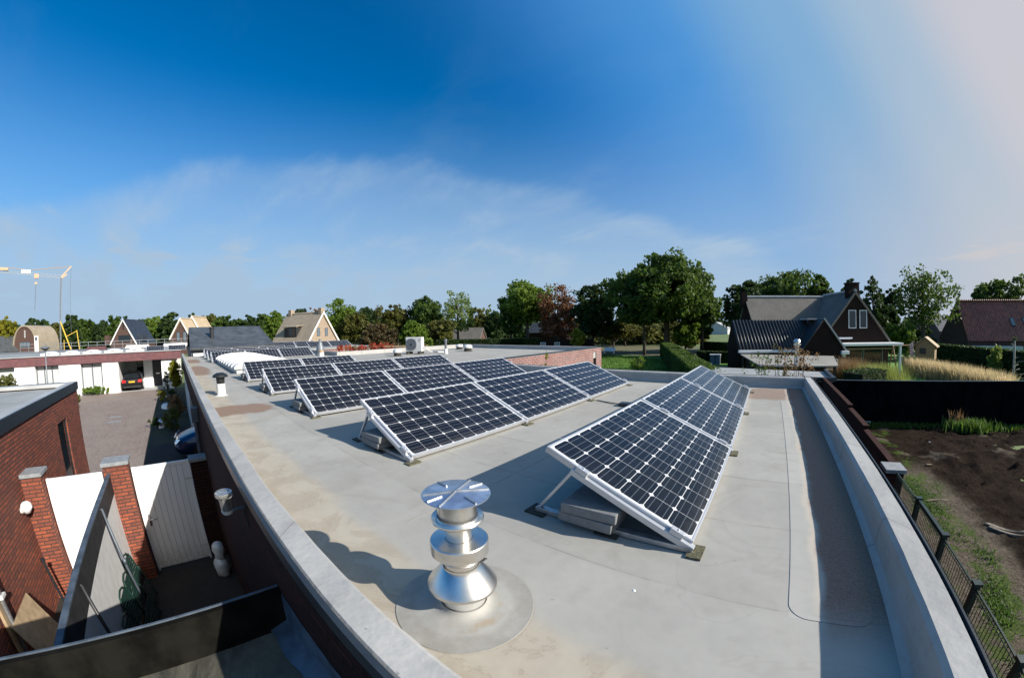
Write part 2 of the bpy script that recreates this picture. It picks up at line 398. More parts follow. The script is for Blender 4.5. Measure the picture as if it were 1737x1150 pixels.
simple('white_paint', (.78, .78, .77), .5, 0, .03, 3)
def gate_white():
    q = NT('gate_white'); x, y, z = q.sep(q.coord()); n = q.noise(5, 6, .7, stretch=(2, 2, .5)); n2 = q.noise(22, 4, .7)
    col = q.mix(q.mr(n, .4, .75, 0, .35), (.78, .78, .77), (.60, .60, .57))
    d = q.ma('MULTIPLY', q.mr(z, .55, .05), q.mr(n2, .3, .65)); col = q.mix(q.ma('MULTIPLY', d, .55), col, (.30, .27, .21)); q.base(col); q.set(.5)
gate_white()
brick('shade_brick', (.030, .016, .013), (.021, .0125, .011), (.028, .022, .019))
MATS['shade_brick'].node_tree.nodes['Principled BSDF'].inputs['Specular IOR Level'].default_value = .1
simple('white_render', (.80, .80, .785), .8, 0, .03, 2)
simple('white_plastic', (.60, .60, .58), .45, 0, .05, 4)
simple('grey_render', (.45, .45, .44), .8, 0, .08, 3)
simple('black_plastic', (.015, .016, .018), .45, 0, .2, 10)
simple('stone_cap', (.22, .235, .245), .8, 0, .18, 12, bump=.2)
simple('grey_board', (.66, .66, .65), .6, 0, .08, 5)
simple('charcoal_board', (.032, .032, .034), .7, 0, .25, 6, spec=.2)
simple('downpipe_zinc', (.10, .12, .145), .5, .4, .2, 6)
simple('green_plastic', (.006, .03, .022), .5, 0, .2, 6)
simple('timber', (.34, .25, .15), .7, 0, .2, 8)
simple('pine', (.25, .165, .085), .7, 0, .2, 9)
simple('dark_wood', (.06, .045, .035), .8, 0, .3, 9)
simple('window_frame', (.02, .022, .026), .4, 0, .1, 5)
simple('blind', (.42, .44, .45), .8, 0, .04, 2)
simple('glass_dark', (.012, .016, .02), .06, 0, .1, 2, spec=.7)
simple('glass_grey', (.12, .15, .18), .08, 0, .1, 2, spec=.8)
simple('car_black', (.008, .008, .010), .12, .1, .1, 3, spec=.7)
simple('car_blue', (.01, .035, .09), .12, .4, .1, 3, spec=.7)
simple('tyre', (.012, .012, .012), .8, 0, .1, 9)
simple('chrome', (.75, .75, .75), .15, 1, .02, 9)
simple('tail_red', (.55, .012, .015), .2, 0, .1, 4)
simple('plate_yellow', (.75, .42, .02), .5, 0, .05, 4)
simple('crane_yellow', (.50, .33, .02), .5, 0, .1, 4)
simple('crane_orange', (.46, .29, .17), .5, 0, .1, 4)
simple('crane_grey', (.17, .19, .21), .5, .2, .1, 4)
simple('zinc_roof', (.36, .37, .37), .6, .1, .12, 1.2)
simple('grey_roofing', (.27, .28, .275), .8, 0, .15, 1.0)
simple('red_paint', (.45, .04, .03), .5, 0, .1, 4)
simple('lamp_glass', (.95, .95, .92), .03, 0, .02, 6, spec=.5); MATS['lamp_glass'].node_tree.nodes['Principled BSDF'].inputs['Transmission Weight'].default_value = .9
simple('globe_white', (.85, .85, .85), .3, 0, .02, 6)
simple('bark', (.075, .06, .045), .95, 0, .35, 6, bump=.8)
simple('pale_bark', (.28, .27, .24), .9, 0, .35, 9, bump=.5)
brick('red_brick', (.30, .075, .035), (.13, .042, .03), (.035, .028, .024))
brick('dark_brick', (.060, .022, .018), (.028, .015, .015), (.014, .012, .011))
brick('lit_brick', (.25, .08, .062), (.13, .062, .066), (.30, .265, .255), bw=.24, bh=.075, ms=.014)
brick('band_brick', (.17, .055, .058), (.10, .042, .055), (.13, .10, .10), bw=.3, bh=.08)
brick('brown_brick', (.105, .05, .037), (.07, .036, .03), (.085, .065, .055))
brick('tan_brick', (.35, .27, .20), (.26, .19, .14), (.34, .28, .22))
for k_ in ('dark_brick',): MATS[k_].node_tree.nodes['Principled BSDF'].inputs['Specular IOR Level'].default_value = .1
brick('white_brick', (.62, .62, .62), (.55, .55, .55), (.38, .38, .38))
def thatch(name, c1, c2):
    q = NT(name); n = q.noise(5, 8, .75, stretch=(2.5, 2.5, .9)); n2 = q.noise(.8, 4)
    col = q.mix(q.mr(n, .3, .7), c1, c2); col = q.mix(q.mr(n2, .3, .7, 0, .35), col, tuple(k * .6 for k in c1))
    q.base(col); q.set(.95); q.bump(n, .8, .06)
thatch('thatch_pale', (.24, .195, .14), (.38, .32, .24))
thatch('thatch_new', (.34, .26, .17), (.50, .40, .27))
thatch('thatch_grey', (.10, .092, .08), (.19, .175, .155))
def tiles(name, c1, c2, cols=.22, rows=.33, roll=1.):
    q = NT(name); x, y, z = q.sep(q.coord('UV'))
    fx = q.ma('FRACT', q.ma('DIVIDE', x, cols)); fy = q.ma('FRACT', q.ma('DIVIDE', y, rows))
    cell = q.comb(q.ma('FLOOR', q.ma('DIVIDE', x, cols)), q.ma('FLOOR', q.ma('DIVIDE', y, rows)))
    wn = q.n('ShaderNodeTexWhiteNoise', noise_dimensions='2D'); q.l(cell, wn.inputs['Vector'])
    col = q.mix(wn.outputs['Value'], c1, c2)
    col = q.mix(q.mr(q.noise(1.3, 5, .6), .4, .7, 0, .6), col, tuple(k * .5 for k in c1))
    h = q.ma('ADD', q.ma('MULTIPLY', q.ma('SINE', q.ma('MULTIPLY', fx, 6.283)), roll), q.ma('MULTIPLY', fy, -.8))
    col = q.mix(q.mr(fy, .88, .97, 0, .6), col, tuple(k * .3 for k in c1))
    lich = q.ma('MULTIPLY', q.mr(q.noise(1.9, 6, .72), .52, .66), q.mr(q.noise(7, 4, .7), .48, .6)); col = q.mix(q.ma('MULTIPLY', lich, .55), col, tuple(min(1, k * 2.1) for k in c1))
    q.base(col); q.set(.55); q.bump(h, 1., .04)
tiles('red_tiles', (.34, .10, .07), (.15, .05, .045))
tiles('slate', (.062, .068, .074), (.098, .105, .112), .3, .16, .0)
tiles('blue_tiles', (.022, .03, .045), (.035, .045, .062), .3, .3, .3)
tiles('black_tiles', (.016, .016, .016), (.026, .026, .026), .26, .36)
MATS['black_tiles'].node_tree.nodes['Principled BSDF'].inputs['Roughness'].default_value = .42
def pavers():
    q = NT('clay_pavers'); x, y, z = q.sep(q.coord())
    t = q.n('ShaderNodeTexBrick'); q.l(q.coord(), t.inputs['Vector']); t.inputs['Scale'].default_value = 1
    t.inputs['Brick Width'].default_value = .2; t.inputs['Row Height'].default_value = .1; t.inputs['Mortar Size'].default_value = .006
    t.inputs['Color1'].default_value = (.25, .19, .155, 1); t.inputs['Color2'].default_value = (.18, .135, .115, 1); t.inputs['Mortar'].default_value = (.13, .11, .09, 1)
    n = q.noise(.35, 6, .6); q.base(q.mix(q.mr(n, .35, .7, 0, .5), t.outputs[0], (.27, .23, .19))); q.set(.85)
    q.bump(q.ma('MULTIPLY', t.outputs['Fac'], -1.), .3, .005)
pavers()
def ground_mat(name, cols, scale, bump=.5, dist=.03, rough=.95):
    q = NT(name); n = q.noise(scale, 8, .7); n2 = q.noise(scale * 9, 5, .7)
    col = q.mix(q.mr(n, .35, .65), cols[0], cols[1]); col = q.mix(q.mr(n2, .45, .7, 0, .6), col, cols[2])
    q.base(col); q.set(rough); q.bump(q.ma('ADD', n, q.ma('MULTIPLY', n2, .5)), bump, dist); return q.m
ground_mat('field_grass', [(.085, .13, .03), (.12, .16, .05), (.07, .11, .03)], .06)
ground_mat('lawn', [(.09, .21, .016), (.12, .25, .025), (.055, .13, .014)], .5, .6, .05)
ground_mat('dry_ground', [(.11, .095, .045), (.07, .085, .028), (.16, .13, .07)], .25)
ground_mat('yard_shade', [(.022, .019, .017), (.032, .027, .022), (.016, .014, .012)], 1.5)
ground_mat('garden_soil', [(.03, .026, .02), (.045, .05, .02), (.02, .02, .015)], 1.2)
def soil():
    q = NT('ploughed_soil'); x, y, z = q.sep(q.coord())
    n = q.noise(1.1, 9, .75, dist=.6); n2 = q.noise(9, 8, .75)
    col = q.mix(q.mr(n, .35, .65), (.019, .0125, .009), (.042, .028, .020))
    col = q.mix(q.mr(n2, .48, .62, 0, .7), col, (.014, .0095, .0075))
    # paler sandy path beside the fence, with weeds
    w = q.ma('ADD', x, q.ma('MULTIPLY', q.ma('SUBTRACT', q.noise(.9, 4), .5), 1.6))
    w = q.ma('SUBTRACT', w, q.ma('MULTIPLY', y, .0))
    sand = q.ma('MULTIPLY', q.mr(w, 5.75, 5.1), q.mr(y, 13.0, 11.0))
    scol = q.mix(q.mr(q.noise(14, 7, .75), .35, .65), (.12, .098, .072), (.22, .185, .145))
    col = q.mix(sand, col, scol)
    pat = q.ma('MULTIPLY', q.mr(q.noise(.55, 3), .62, .70), .8); col = q.mix(pat, col, scol)
    g = q.ma('MULTIPLY', q.mr(q.noise(1.5, 6, .7), .50, .58), q.mr(w, 5.2, 4.8))
    g = q.ma('MULTIPLY', g, q.mr(w, 3.6, 4.0))
    gcol = q.mix(q.mr(q.noise(60, 3), .3, .7), (.05, .11, .012), (.11, .18, .03))
    col = q.mix(q.ma('MULTIPLY', g, .7), col, gcol)
    q.base(col); q.set(.95, spec=.03); q.bump(q.ma('ADD', q.ma('MULTIPLY', n, 1.2), q.ma('MULTIPLY', n2, .9)), 1., .22)
soil()

def leaf_mat(name, c1, c2, trans=.35):
    c1 = tuple(k * 1.3 for k in c1); c2 = tuple(k * 1.55 for k in c2)
    q = NT(name); g = q.n('ShaderNodeNewGeometry'); x = q.noise(.45, 3, .6); rnd = g.outputs['Random Per Island']
    col = q.mix(q.mr(x, .35, .65), c1, c2)
    col = q.mix(q.ma('MULTIPLY', rnd, .5), col, tuple(k * .45 for k in c1))
    q.base(col); q.set(.55, spec=.25)
    tr = q.n('ShaderNodeBsdfTranslucent'); q.l(q.mix(.5, col, tuple(min(1, k * 1.7) for k in c2)), tr.inputs[0])
    ms = q.n('ShaderNodeMixShader'); ms.inputs[0].default_value = trans
    out = q.t.nodes['Material Output']; q.l(q.b.outputs[0], ms.inputs[1]); q.l(tr.outputs[0], ms.inputs[2]); q.l(ms.outputs[0], out.inputs[0])
    return q.m
leaf_mat('leaf_oak', (.028, .058, .010), (.060, .095, .016))
leaf_mat('leaf_dark', (.016, .034, .010), (.034, .058, .014), .3)
leaf_mat('leaf_green', (.055, .105, .014), (.115, .165, .022), .4)
leaf_mat('leaf_light', (.085, .135, .024), (.15, .185, .04), .4)
leaf_mat('leaf_yellow', (.13, .14, .014), (.22, .20, .022), .4)
leaf_mat('leaf_brown', (.085, .038, .018), (.14, .065, .03), .35)
leaf_mat('leaf_olive', (.055, .062, .014), (.10, .10, .022), .35)
leaf_mat('leaf_red', (.26, .035, .02), (.32, .08, .03), .35)
leaf_mat('leaf_rust', (.12, .075, .035), (.22, .13, .06), .3)
leaf_mat('leaf_umber', (.045, .034, .016), (.085, .062, .026), .3)
leaf_mat('grass_blade', (.10, .14, .03), (.18, .20, .05), .4)
leaf_mat('grass_tan', (.26, .20, .10), (.40, .31, .17), .4)
leaf_mat('weed_green', (.038, .085, .011), (.075, .13, .02), .35)

# ------------------------------------------------------------------ foliage
def leaves_mesh(name, cents, rad, per, size, mat, parent=None, flat=.8):
    """small leaf quads spread round many clump centres"""
    cents = np.asarray(cents, float); n = len(cents) * per
    cc = np.repeat(cents, per, 0); rr = np.repeat(np.broadcast_to(np.asarray(rad, float), (len(cents),)), per)
    d = rng.normal(size=(n, 3)); d /= np.linalg.norm(d, axis=1)[:, None]
    p = cc + d * (rr * rng.uniform(.25, 1, n) ** .6)[:, None] * np.array([1, 1, flat])
    a = rng.normal(size=(n, 3)); a /= np.linalg.norm(a, axis=1)[:, None]
    b = np.cross(a, rng.normal(size=(n, 3))); b /= np.linalg.norm(b, axis=1)[:, None]
    sz = (size * rng.uniform(.55, 1.35, n))[:, None]
    v = np.stack([p - a * sz * .5 - b * sz * .15, p + b * sz * .42, p + a * sz * .55 - b * sz * .1, p - b * sz * .42], 1).reshape(-1, 3)
    me = bpy.data.meshes.new(name); me.vertices.add(4 * n); me.vertices.foreach_set('co', v.ravel())
    me.loops.add(4 * n); me.loops.foreach_set('vertex_index', np.arange(4 * n, dtype=np.int32))
    me.polygons.add(n); me.polygons.foreach_set('loop_start', np.arange(0, 4 * n, 4, dtype=np.int32))
    me.update(calc_edges=True); me.materials.append(mat)
    o = bpy.data.objects.new(name, me); COL.objects.link(o)
    if parent: o.parent = parent
    return o
def crown_cents(n, rx, ry, rz, cz, shell=.5, lobes=13, seed=0):
    r = np.random.default_rng(seed)
    lob = r.normal(size=(lobes, 3)); lob /= np.linalg.norm(lob, axis=1)[:, None]
    amp = r.uniform(.10, .42, lobes)
    d = r.normal(size=(n, 3)); d /= np.linalg.norm(d, axis=1)[:, None]
    k = 0.66 + sum(amp[i] * np.clip(d @ lob[i], 0, 1) ** 9 for i in range(lobes)) + r.normal(0, .085, n); k = np.minimum(k, 1.12)
    t = r.uniform(shell ** 3, 1, n) ** (1 / 3)
    p = d * (k * t)[:, None] * np.array([rx, ry, rz])
    low = p[:, 2] < -.55 * rz; p[low, 2] = -.55 * rz + (p[low, 2] + .55 * rz) * .4
    p[:, 2] += cz
    return p
def tree(name, label, az, d, top_el, width_deg, mat, cat='tree', base_frac=.30, dens=1.0, leaf=.42, seed=1, group=None, trunk_r=None, bark='bark', shell=.45, base_z=GZ, skirt=0, clump=None, sparse=False):
    loc = pol(az, d, base_z); top = hz(top_el, d) - base_z; w = d * math.tan(R(width_deg)) * .5
    t = thing(name, label, cat, loc, random.uniform(0, 6), group)
    h0 = top * base_frac; rz = (top - h0) / 2; cz = h0 + rz
    tr = trunk_r or .02 * top + .05
    m = MB(); r = random.Random(seed)
    lean = Vector((r.uniform(-.03, .03), r.uniform(-.03, .03), 0)) * top
    m.tube([(0, 0, -.1), lean * .3 + Vector((0, 0, h0 * .5)), lean * .6 + Vector((0, 0, h0 * 1.05)), lean + Vector((0, 0, cz)), lean * 1.2 + Vector((0, 0, cz + rz * .7))], [tr * 1.25, tr, tr * .85, tr * .45, tr * .12], 8)
    for k in range(9):
        a = k * 2.4 + r.random(); z0 = h0 * .9 + (cz + rz * .3 - h0 * .9) * k / 9
        rb = r.uniform(.35, .58); e = Vector((math.cos(a) * w * rb, math.sin(a) * w * rb, min(z0 + rz * r.uniform(.3, .9), cz + rz * .45)))
        st = lean * .6 + Vector((0, 0, z0)); mid = st.lerp(e, .5) + Vector((0, 0, -.05 * w))
        m.tube([st, mid, e], [tr * .45, tr * .28, tr * .08], 6)
    m.build('trunk', MATS[bark], t, smooth=True)
    n = int((190 if not sparse else 120) * dens)
    c_ = crown_cents(n, w, w, rz * 1.08, cz, shell, seed=seed)
    cs = clump or max(.35, w * .17)
    # keep the crown inside its height
    c_[:, 2] = np.minimum(c_[:, 2], top - cs * .5)
    leaves_mesh('crown', c_, cs * np.random.default_rng(seed).uniform(.6, 1.25, n), 42 if not sparse else 24, leaf, MATS[mat], t)
    return t
def bush(name, label, loc, rx, ry, h, mat, cat='shrub', n=40, leaf=.12, per=30, seed=3, group=None, stems=True):
    t = thing(name, label, cat, loc, 0, group)
    c_ = crown_cents(n, rx, ry, h * .52, h * .5, .2, seed=seed); c_[:, 2] = np.clip(c_[:, 2], .05, h)
    leaves_mesh('foliage', c_, max(.08, min(rx, h) * .25), per, leaf, MATS[mat], t)
    if stems:
        m = MB(); r = random.Random(seed)
        for k in range(5):
            m.tube([(0, 0, -.05), (r.uniform(-.5, .5) * rx, r.uniform(-.5, .5) * ry, h * .7)], [.02 + .01 * h, .008], 5)
        m.build('stems', MATS['bark'], t)
    return t
def grass_tuft_mesh(name, pts, h, w, mat, parent=None, spread=.35):
    pts = np.asarray(pts, float); n = len(pts)
    d = rng.normal(size=(n, 2)); d /= np.linalg.norm(d, axis=1)[:, None]
    hh = h * rng.uniform(.6, 1.1, n); ln = hh * spread * rng.uniform(.2, 1.2, n)
    side = np.stack([-d[:, 1], d[:, 0], np.zeros(n)], 1) * (w * rng.uniform(.6, 1.3, n))[:, None]
    mid = pts + np.stack([d[:, 0] * ln * .35, d[:, 1] * ln * .35, hh * .6], 1)
    tip = pts + np.stack([d[:, 0] * ln, d[:, 1] * ln, hh], 1)
    v = np.stack([pts - side, pts + side, mid + side * .7, mid - side * .7, tip], 1).reshape(-1, 3)
    b = np.arange(n)[:, None] * 5
    me = bpy.data.meshes.new(name)
    faces = [tuple(x) for x in (b + np.array([0, 1, 2, 3])).tolist()] + [tuple(x) for x in (b + np.array([3, 2, 4])).tolist()]
    me.from_pydata(v.tolist(), [], faces); me.update(); me.materials.append(mat)
    o = bpy.data.objects.new(name, me); COL.objects.link(o)
    if parent: o.parent = parent
    return o
# ------------------------------------------------------------------ the setting: ground
m = MB(); m.quad((-900, -500, GZ), (900, -500, GZ), (900, 1400, GZ), (-900, 1400, GZ)); tag(m.build('ground', MATS['field_grass']), kind='structure')
m = MB(); m.quad((-35.6, -14, GZ + .008), (-9, -14, GZ + .008), (-9, -1.6, GZ + .008), (-35.6, -1.6, GZ + .008)); tag(m.build('driveway', MATS['clay_pavers']), kind='structure')
m = MB(); m.quad((-40, -5.0, GZ + .004), (-35.6, -5.0, GZ + .004), (-35.6, -.2, GZ + .004), (-40, -.2, GZ + .004)); tag(m.build('pavement', MATS['grey_render']), kind='structure')
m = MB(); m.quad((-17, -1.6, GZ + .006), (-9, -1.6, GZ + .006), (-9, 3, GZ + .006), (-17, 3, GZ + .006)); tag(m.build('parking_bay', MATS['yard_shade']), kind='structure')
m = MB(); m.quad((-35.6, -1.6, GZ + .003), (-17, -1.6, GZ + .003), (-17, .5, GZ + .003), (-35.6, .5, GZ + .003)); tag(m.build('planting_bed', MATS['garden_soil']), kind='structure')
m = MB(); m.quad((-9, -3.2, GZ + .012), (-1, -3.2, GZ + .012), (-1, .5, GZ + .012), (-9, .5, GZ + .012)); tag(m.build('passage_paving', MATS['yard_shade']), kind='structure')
m = MB(); m.quad((-24, 16.2, GZ + .006), (3, 9, GZ + .006), (-6, 50, GZ + .006), (-27, 50, GZ + .006)); tag(m.build('lawn', MATS['lawn']), kind='structure')
m = MB(); m.quad((-40, 50, GZ + .004), (-27, 50.2, GZ + .004), (-6, 50.2, GZ + .004), (-14, 75, GZ + .004), (-48, 80, GZ + .004)); tag(m.build('orchard_ground', MATS['dry_ground']), kind='structure')
m = MB(); m.quad((3.6, 17.3, GZ + .006), (70, 19, GZ + .006), (70, 60, GZ + .006), (6, 60, GZ + .006)); tag(m.build('garden_lawn', MATS['lawn']), kind='structure')
# ploughed plot as uneven terrain
nx, ny = 230, 230
xs = np.linspace(1.6, 34, nx); ys = np.linspace(-4, 17.2, ny)
XX, YY = np.meshgrid(xs, ys, indexing='ij')
def smooth_noise(shape, cells, seed):
    r = np.random.default_rng(seed); g = r.normal(size=(cells[0] + 2, cells[1] + 2))
    u = np.linspace(0, cells[0], shape[0]); v = np.linspace(0, cells[1], shape[1])
    iu = np.minimum(u.astype(int), cells[0]); iv = np.minimum(v.astype(int), cells[1]); fu = (u - iu)[:, None]; fv = (v - iv)[None]
    fu = fu * fu * (3 - 2 * fu); fv = fv * fv * (3 - 2 * fv)
    return (g[iu][:, iv] * (1 - fu) * (1 - fv) + g[iu + 1][:, iv] * fu * (1 - fv) + g[iu][:, iv + 1] * (1 - fu) * fv + g[iu + 1][:, iv + 1] * fu * fv)
hgt = .055 * smooth_noise((nx, ny), (16, 11), 1) + .055 * smooth_noise((nx, ny), (60, 42), 2) + .045 * smooth_noise((nx, ny), (150, 110), 3)
msk = np.clip((XX - 5.0) / 1.0, .18, 1)
ZZ = GZ + .10 + hgt * msk * .9
V = np.stack([XX, YY, ZZ], -1).reshape(-1, 3).tolist()
Fc = [(i * ny + j, (i + 1) * ny + j, (i + 1) * ny + j + 1, i * ny + j + 1) for i in range(nx - 1) for j in range(ny - 1)]
m = MB(); m.add(V, Fc); tag(m.build('ploughed_soil', MATS['ploughed_soil'], smooth=True), kind='structure')

# ------------------------------------------------------------------ the flat-roofed building we stand beside
PT = .2
bld = thing('flat_roof_building', 'low brick building whose grey flat roof carries the nearest solar panels and the metal flue', 'building', (0, 0, 0))
m = MB()
m.quad((-25.0, .46, 0), (.72, .46, 0), (.72, 7.40, 0), (-25.0, 7.40, 0))
m.quad((-17.05, 7.40, 0), (-7.62, 7.40, 0), (-7.62, 15.85, 0), (-17.05, 15.85, 0))
m.build('roof', MATS['roof_membrane'], bld)
# parapets: subdivided so that the sheet looks hand laid
def parapet(name, axis, a0, a1, inner, outer, z0=-.35, top=PT, seed=0, chamfer=.012, slope=.0):
    r = np.random.default_rng(seed); n = max(2, int(abs(a1 - a0) / .12)); m = MB(); vs = []; fs = []
    sg = 1 if inner > outer else -1
    prof = [(outer, .12 if z0 > -1 else z0), (outer, top - chamfer), (outer + sg * chamfer, top), (inner - sg * chamfer * 1.6, top), (inner, top - chamfer * 1.6), (inner + sg * .004, .035), (inner + sg * .03, .003), (inner + sg * .03, -.1), (outer - sg * -.02, -.1)]
    k = len(prof)
    w1 = np.convolve(r.normal(0, 1, n + 9), np.ones(8) / 8, 'valid')[:n + 1]
    w2 = np.convolve(r.normal(0, 1, n + 5), np.ones(4) / 4, 'valid')[:n + 1]
    for i in range(n + 1):
        a = a0 + (a1 - a0) * i / n
        for j, (p, z) in enumerate(prof):
            q = p + (sg * .006 * w2[i] if j in (3, 4, 5) else 0); zz_ = z + (.003 * w1[i] if 0 < j < 5 else 0) + (.002 * w2[i] if j in (2, 3) else 0)
            vs.append((a, q, zz_) if axis == 'x' else (q, a, zz_))
    for i in range(n):
        for j in range(k - 1):
            fs.append((i * k + j, (i + 1) * k + j, (i + 1) * k + j + 1, i * k + j + 1))
    fs.append(tuple(range(k))); fs.append(tuple(range(n * k, n * k + k)))
    m.add(vs, fs); return m
def fixn(o):
    import bmesh
    b = bmesh.new(); b.from_mesh(o.data); bmesh.ops.recalc_face_normals(b, faces=b.faces); b.to_mesh(o.data); b.free(); return o
def par(axis, a0, a1, inner, outer, seed, **k):
    return fixn(parapet('parapet', axis, a0, a1, inner, outer, seed=seed, **k).build('parapet', MATS['parapet_membrane'], bld, smooth=True, auto=35))
par('x', -24.9, .865, .4695, .325, 1)
par('y', .47, 7.555, .7145, .861, 2)
par('x', -7.6, .715, 7.41, 7.555, 3)
par('x', -25.0, -17.0, 7.41, 7.555, 4)
par('y', 7.56, 15.9, -17.0, -17.15, 5)
par('x', -17.15, -7.6, 15.9, 16.05, 6)
# low upstand and trim on the wing edge
m = MB(); m.box(-7.72, 7.56, -.3, -7.58, 16.05, .17); m.build('parapet', MATS['parapet_membrane'], bld, bevel=.01)
m = MB(); m.box(-7.70, 7.56, .17, -7.545, 16.07, .205); m.box(-17.17, 16.03, .17, -7.545, 16.07, .205)
m.build('edge_trim', MATS['dark_trim'], bld)
m = MB(); m.box(-24.9, .300, .125, .866, .3235, PT + .006); m.box(.8635, .30, .125, .873, 7.575, PT + .006); m.box(-7.54, 7.557, .125, .873, 7.575, PT + .006)
m.build('edge_trim', MATS['dark_trim'], bld)
# walls
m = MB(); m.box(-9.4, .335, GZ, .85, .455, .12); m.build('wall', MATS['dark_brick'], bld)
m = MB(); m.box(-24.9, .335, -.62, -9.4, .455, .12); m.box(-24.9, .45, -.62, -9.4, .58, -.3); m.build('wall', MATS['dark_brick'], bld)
m = MB(); m.box(-24.9, .42, GZ, -17.2, .62, -.62); m.build('wall', MATS['white_brick'], bld)
m = MB(); m.box(-17.2, .42, GZ, -16.9, 6, -.62); m.box(-17.0, 5.8, GZ, -9.3, 6, -.62); m.build('wall', MATS['white_brick'], bld)
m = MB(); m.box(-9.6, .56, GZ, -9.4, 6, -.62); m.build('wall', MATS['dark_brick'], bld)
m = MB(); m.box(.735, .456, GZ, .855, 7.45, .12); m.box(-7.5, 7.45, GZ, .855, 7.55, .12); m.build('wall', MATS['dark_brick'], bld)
m = MB(); m.box(-17.1, .60, -.3, -9.45, 7.3, -.28); m.build('ceiling', MATS['grey_render'], bld)
m = MB()
m.box(-7.75, 7.56, GZ, -7.55, 15.15, .17); m.box(-7.75, 15.45, GZ, -7.55, 16.03, .17); m.box(-7.75, 15.15, .0, -7.55, 15.45, .17); m.box(-17.15, 15.95, GZ, -7.75, 16.03, .17)
m.build('wall', MATS['lit_brick'], bld)
m = MB(); m.box(-7.72, 15.15, GZ, -7.66, 15.45, .0); m.build('window', MATS['glass_dark'], bld)
# overlapping membrane strips (each a slightly raised sheet)
def rounded_sheet(x0, y0, x1, y1, rad, z, name='membrane_patch'):
    pts = []
    for cx, cy, a0 in ((x1 - rad, y1 - rad, 0), (x0 + rad, y1 - rad, 90), (x0 + rad, y0 + rad, 180), (x1 - rad, y0 + rad, 270)):
        for k in range(7): a = R(a0 + 15 * k); pts.append((cx + rad * math.cos(a), cy + rad * math.sin(a), z - .002))
    m = MB(); m.prism(pts, (0, 0, .002)); return m.build(name, MATS['roof_membrane'], bld)
rounded_sheet(.245, 1.40, .62, 6.15, .09, .0024)
def seam(pts, w=.006):
    m = MB()
    for a, b in zip(pts[:-1], pts[1:]): m.bar((*a, .0015), (*b, .0015), w, .003)
    return m
sm = simple('seam_dirt', (.27, .26, .228), .8, 0, .2, 12)
m = MB()
for y_ in ():
    x_ = -.22
    pts = [(-.30 + .55 * k / 8, y_ + .012 * math.sin(k * 1.7 + y_)) for k in range(9)]
    for a, b in zip(pts[:-1], pts[1:]): m.bar((*a, .0008), (*b, .0008), .006, .0016)
    m.build('seam', sm, bld); m = MB()
for x_ in (-1.75, -5.4, -8.9): 
    pts = [(x_ + .01 * math.sin(k), 1.1 + 6.2 * k / 10) for k in range(11)]
    for a, b in zip(pts[:-1], pts[1:]): m.bar((*a, .0008), (*b, .0008), .007, .0016)
    m.build('seam', sm, bld); m = MB()

# bird droppings
m = MB()
for q in [(-.42, 1.33, .005)]:
    m.lathe([(0, .0035), (q[2], .003), (q[2] * 1.6, 0)], (q[0], q[1], 0), 10); m.build('dropping', MATS['white_paint'], bld); m = MB()

# ------------------------------------------------------------------ solar panels
BETA = .401; cb, sb = math.cos(BETA), math.sin(BETA)
def make_panel(label, loc, group):
    t = thing('solar_panel', label, 'solar panel', loc, 0, group)
    # local frame of parts: x along the row, y up the slope, z normal
    Mx = Matrix(((0, -cb, sb, 0), (1, 0, 0, 0), (0, sb, cb, 0), (0, 0, 0, 1)))
    def fin(o): o.matrix_local = Mx; return o
    L_, W_, T_, B_ = 1.65, .99, .04, .014
    m = MB()
    m.box(0, 0, -T_, L_, B_, 0); m.box(0, W_ - B_, -T_, L_, W_, 0); m.box(0, B_, -T_, B_, W_ - B_, 0); m.box(L_ - B_, B_, -T_, L_, W_ - B_, 0)
    fin(m.build('frame', MATS['anodised'], t, bevel=.0015))
    m = MB(); m.box(B_, B_, -.009, L_ - B_, W_ - B_, -.003); fin(m.build('glass', MATS['solar_glass'], t))
    m = MB(); m.box(.7, W_ - .2, -.032, .85, W_ - .08, -.010); fin(m.build('junction_box', MATS['black_plastic'], t))
    return t
def make_stand(label, loc, group):
    t = thing('panel_stand', label, 'mounting frame', loc, 0, group)
    off = Vector((0, 0, 0))
    # rail lies under the panel frame; base rail on the roof; strut at the rear.  loc = front foot, local -X is the rear
    m = MB()
    d = Vector((-cb, 0, sb)); nrm = Vector((sb, 0, cb))
    a = Vector((.02, 0, .03)) - nrm * .0; m.bar(Vector((.01, 0, .02)), Vector((.01, 0, .02)) + d * .80, .04, .035, nrm); m.build('sloping_rail', MATS['anodised'], t, bevel=.002)
    m = MB(); m.bar((.01, 0, .022), (-.97, 0, .022), .045, .03); m.build('base_rail', MATS['galvanised'], t, bevel=.002)
    top = Vector((.01, 0, .02)) + d * .79
    m = MB(); m.bar(top, (-.955, 0, .03), .026, .018); m.build('strut', MATS['anodised'], t)
    for k in (.12, .74):
        p = Vector((.01, 0, .02)) + d * k + nrm * .035
        m = MB(); m.bar(p - d * .04, p + d * .04, .035, .035, nrm); m.tube([p + nrm * .014, p + nrm * .024], .007, 8); m.build('clamp', MATS['anodised'], t, bevel=.003)
    for x_, mt in ((-.955, 'rubber_granulate'), (-.47, 'rubber_granulate'), (.015, 'mossy_rubber')):
        m = MB(); m.box(x_ - (.07 if x_ < 0 else .03), -.065, 0.001, x_ + (.07 if x_ < 0 else .05), .065, .012); m.build('rubber_pad', MATS[mt], t)
    return t
XR = [-.263, -2.575, -4.899, -7.258, -9.693, -17.957, -20.25, -22.55]
NP = [3, 3, 3, 3, 2, 3, 3, 3]
Y0 = 1.753; GAP = .02
rown = ['row beside the right parapet', 'second row from the right', 'third row from the right', 'fourth row from the right', 'two-panel row by the skylight', 'first row behind the skylight', 'second row behind the skylight', 'last row before the slate roof']
pos = {3: ['nearest one', 'middle one', 'farthest one'], 2: ['nearer one', 'farther one']}
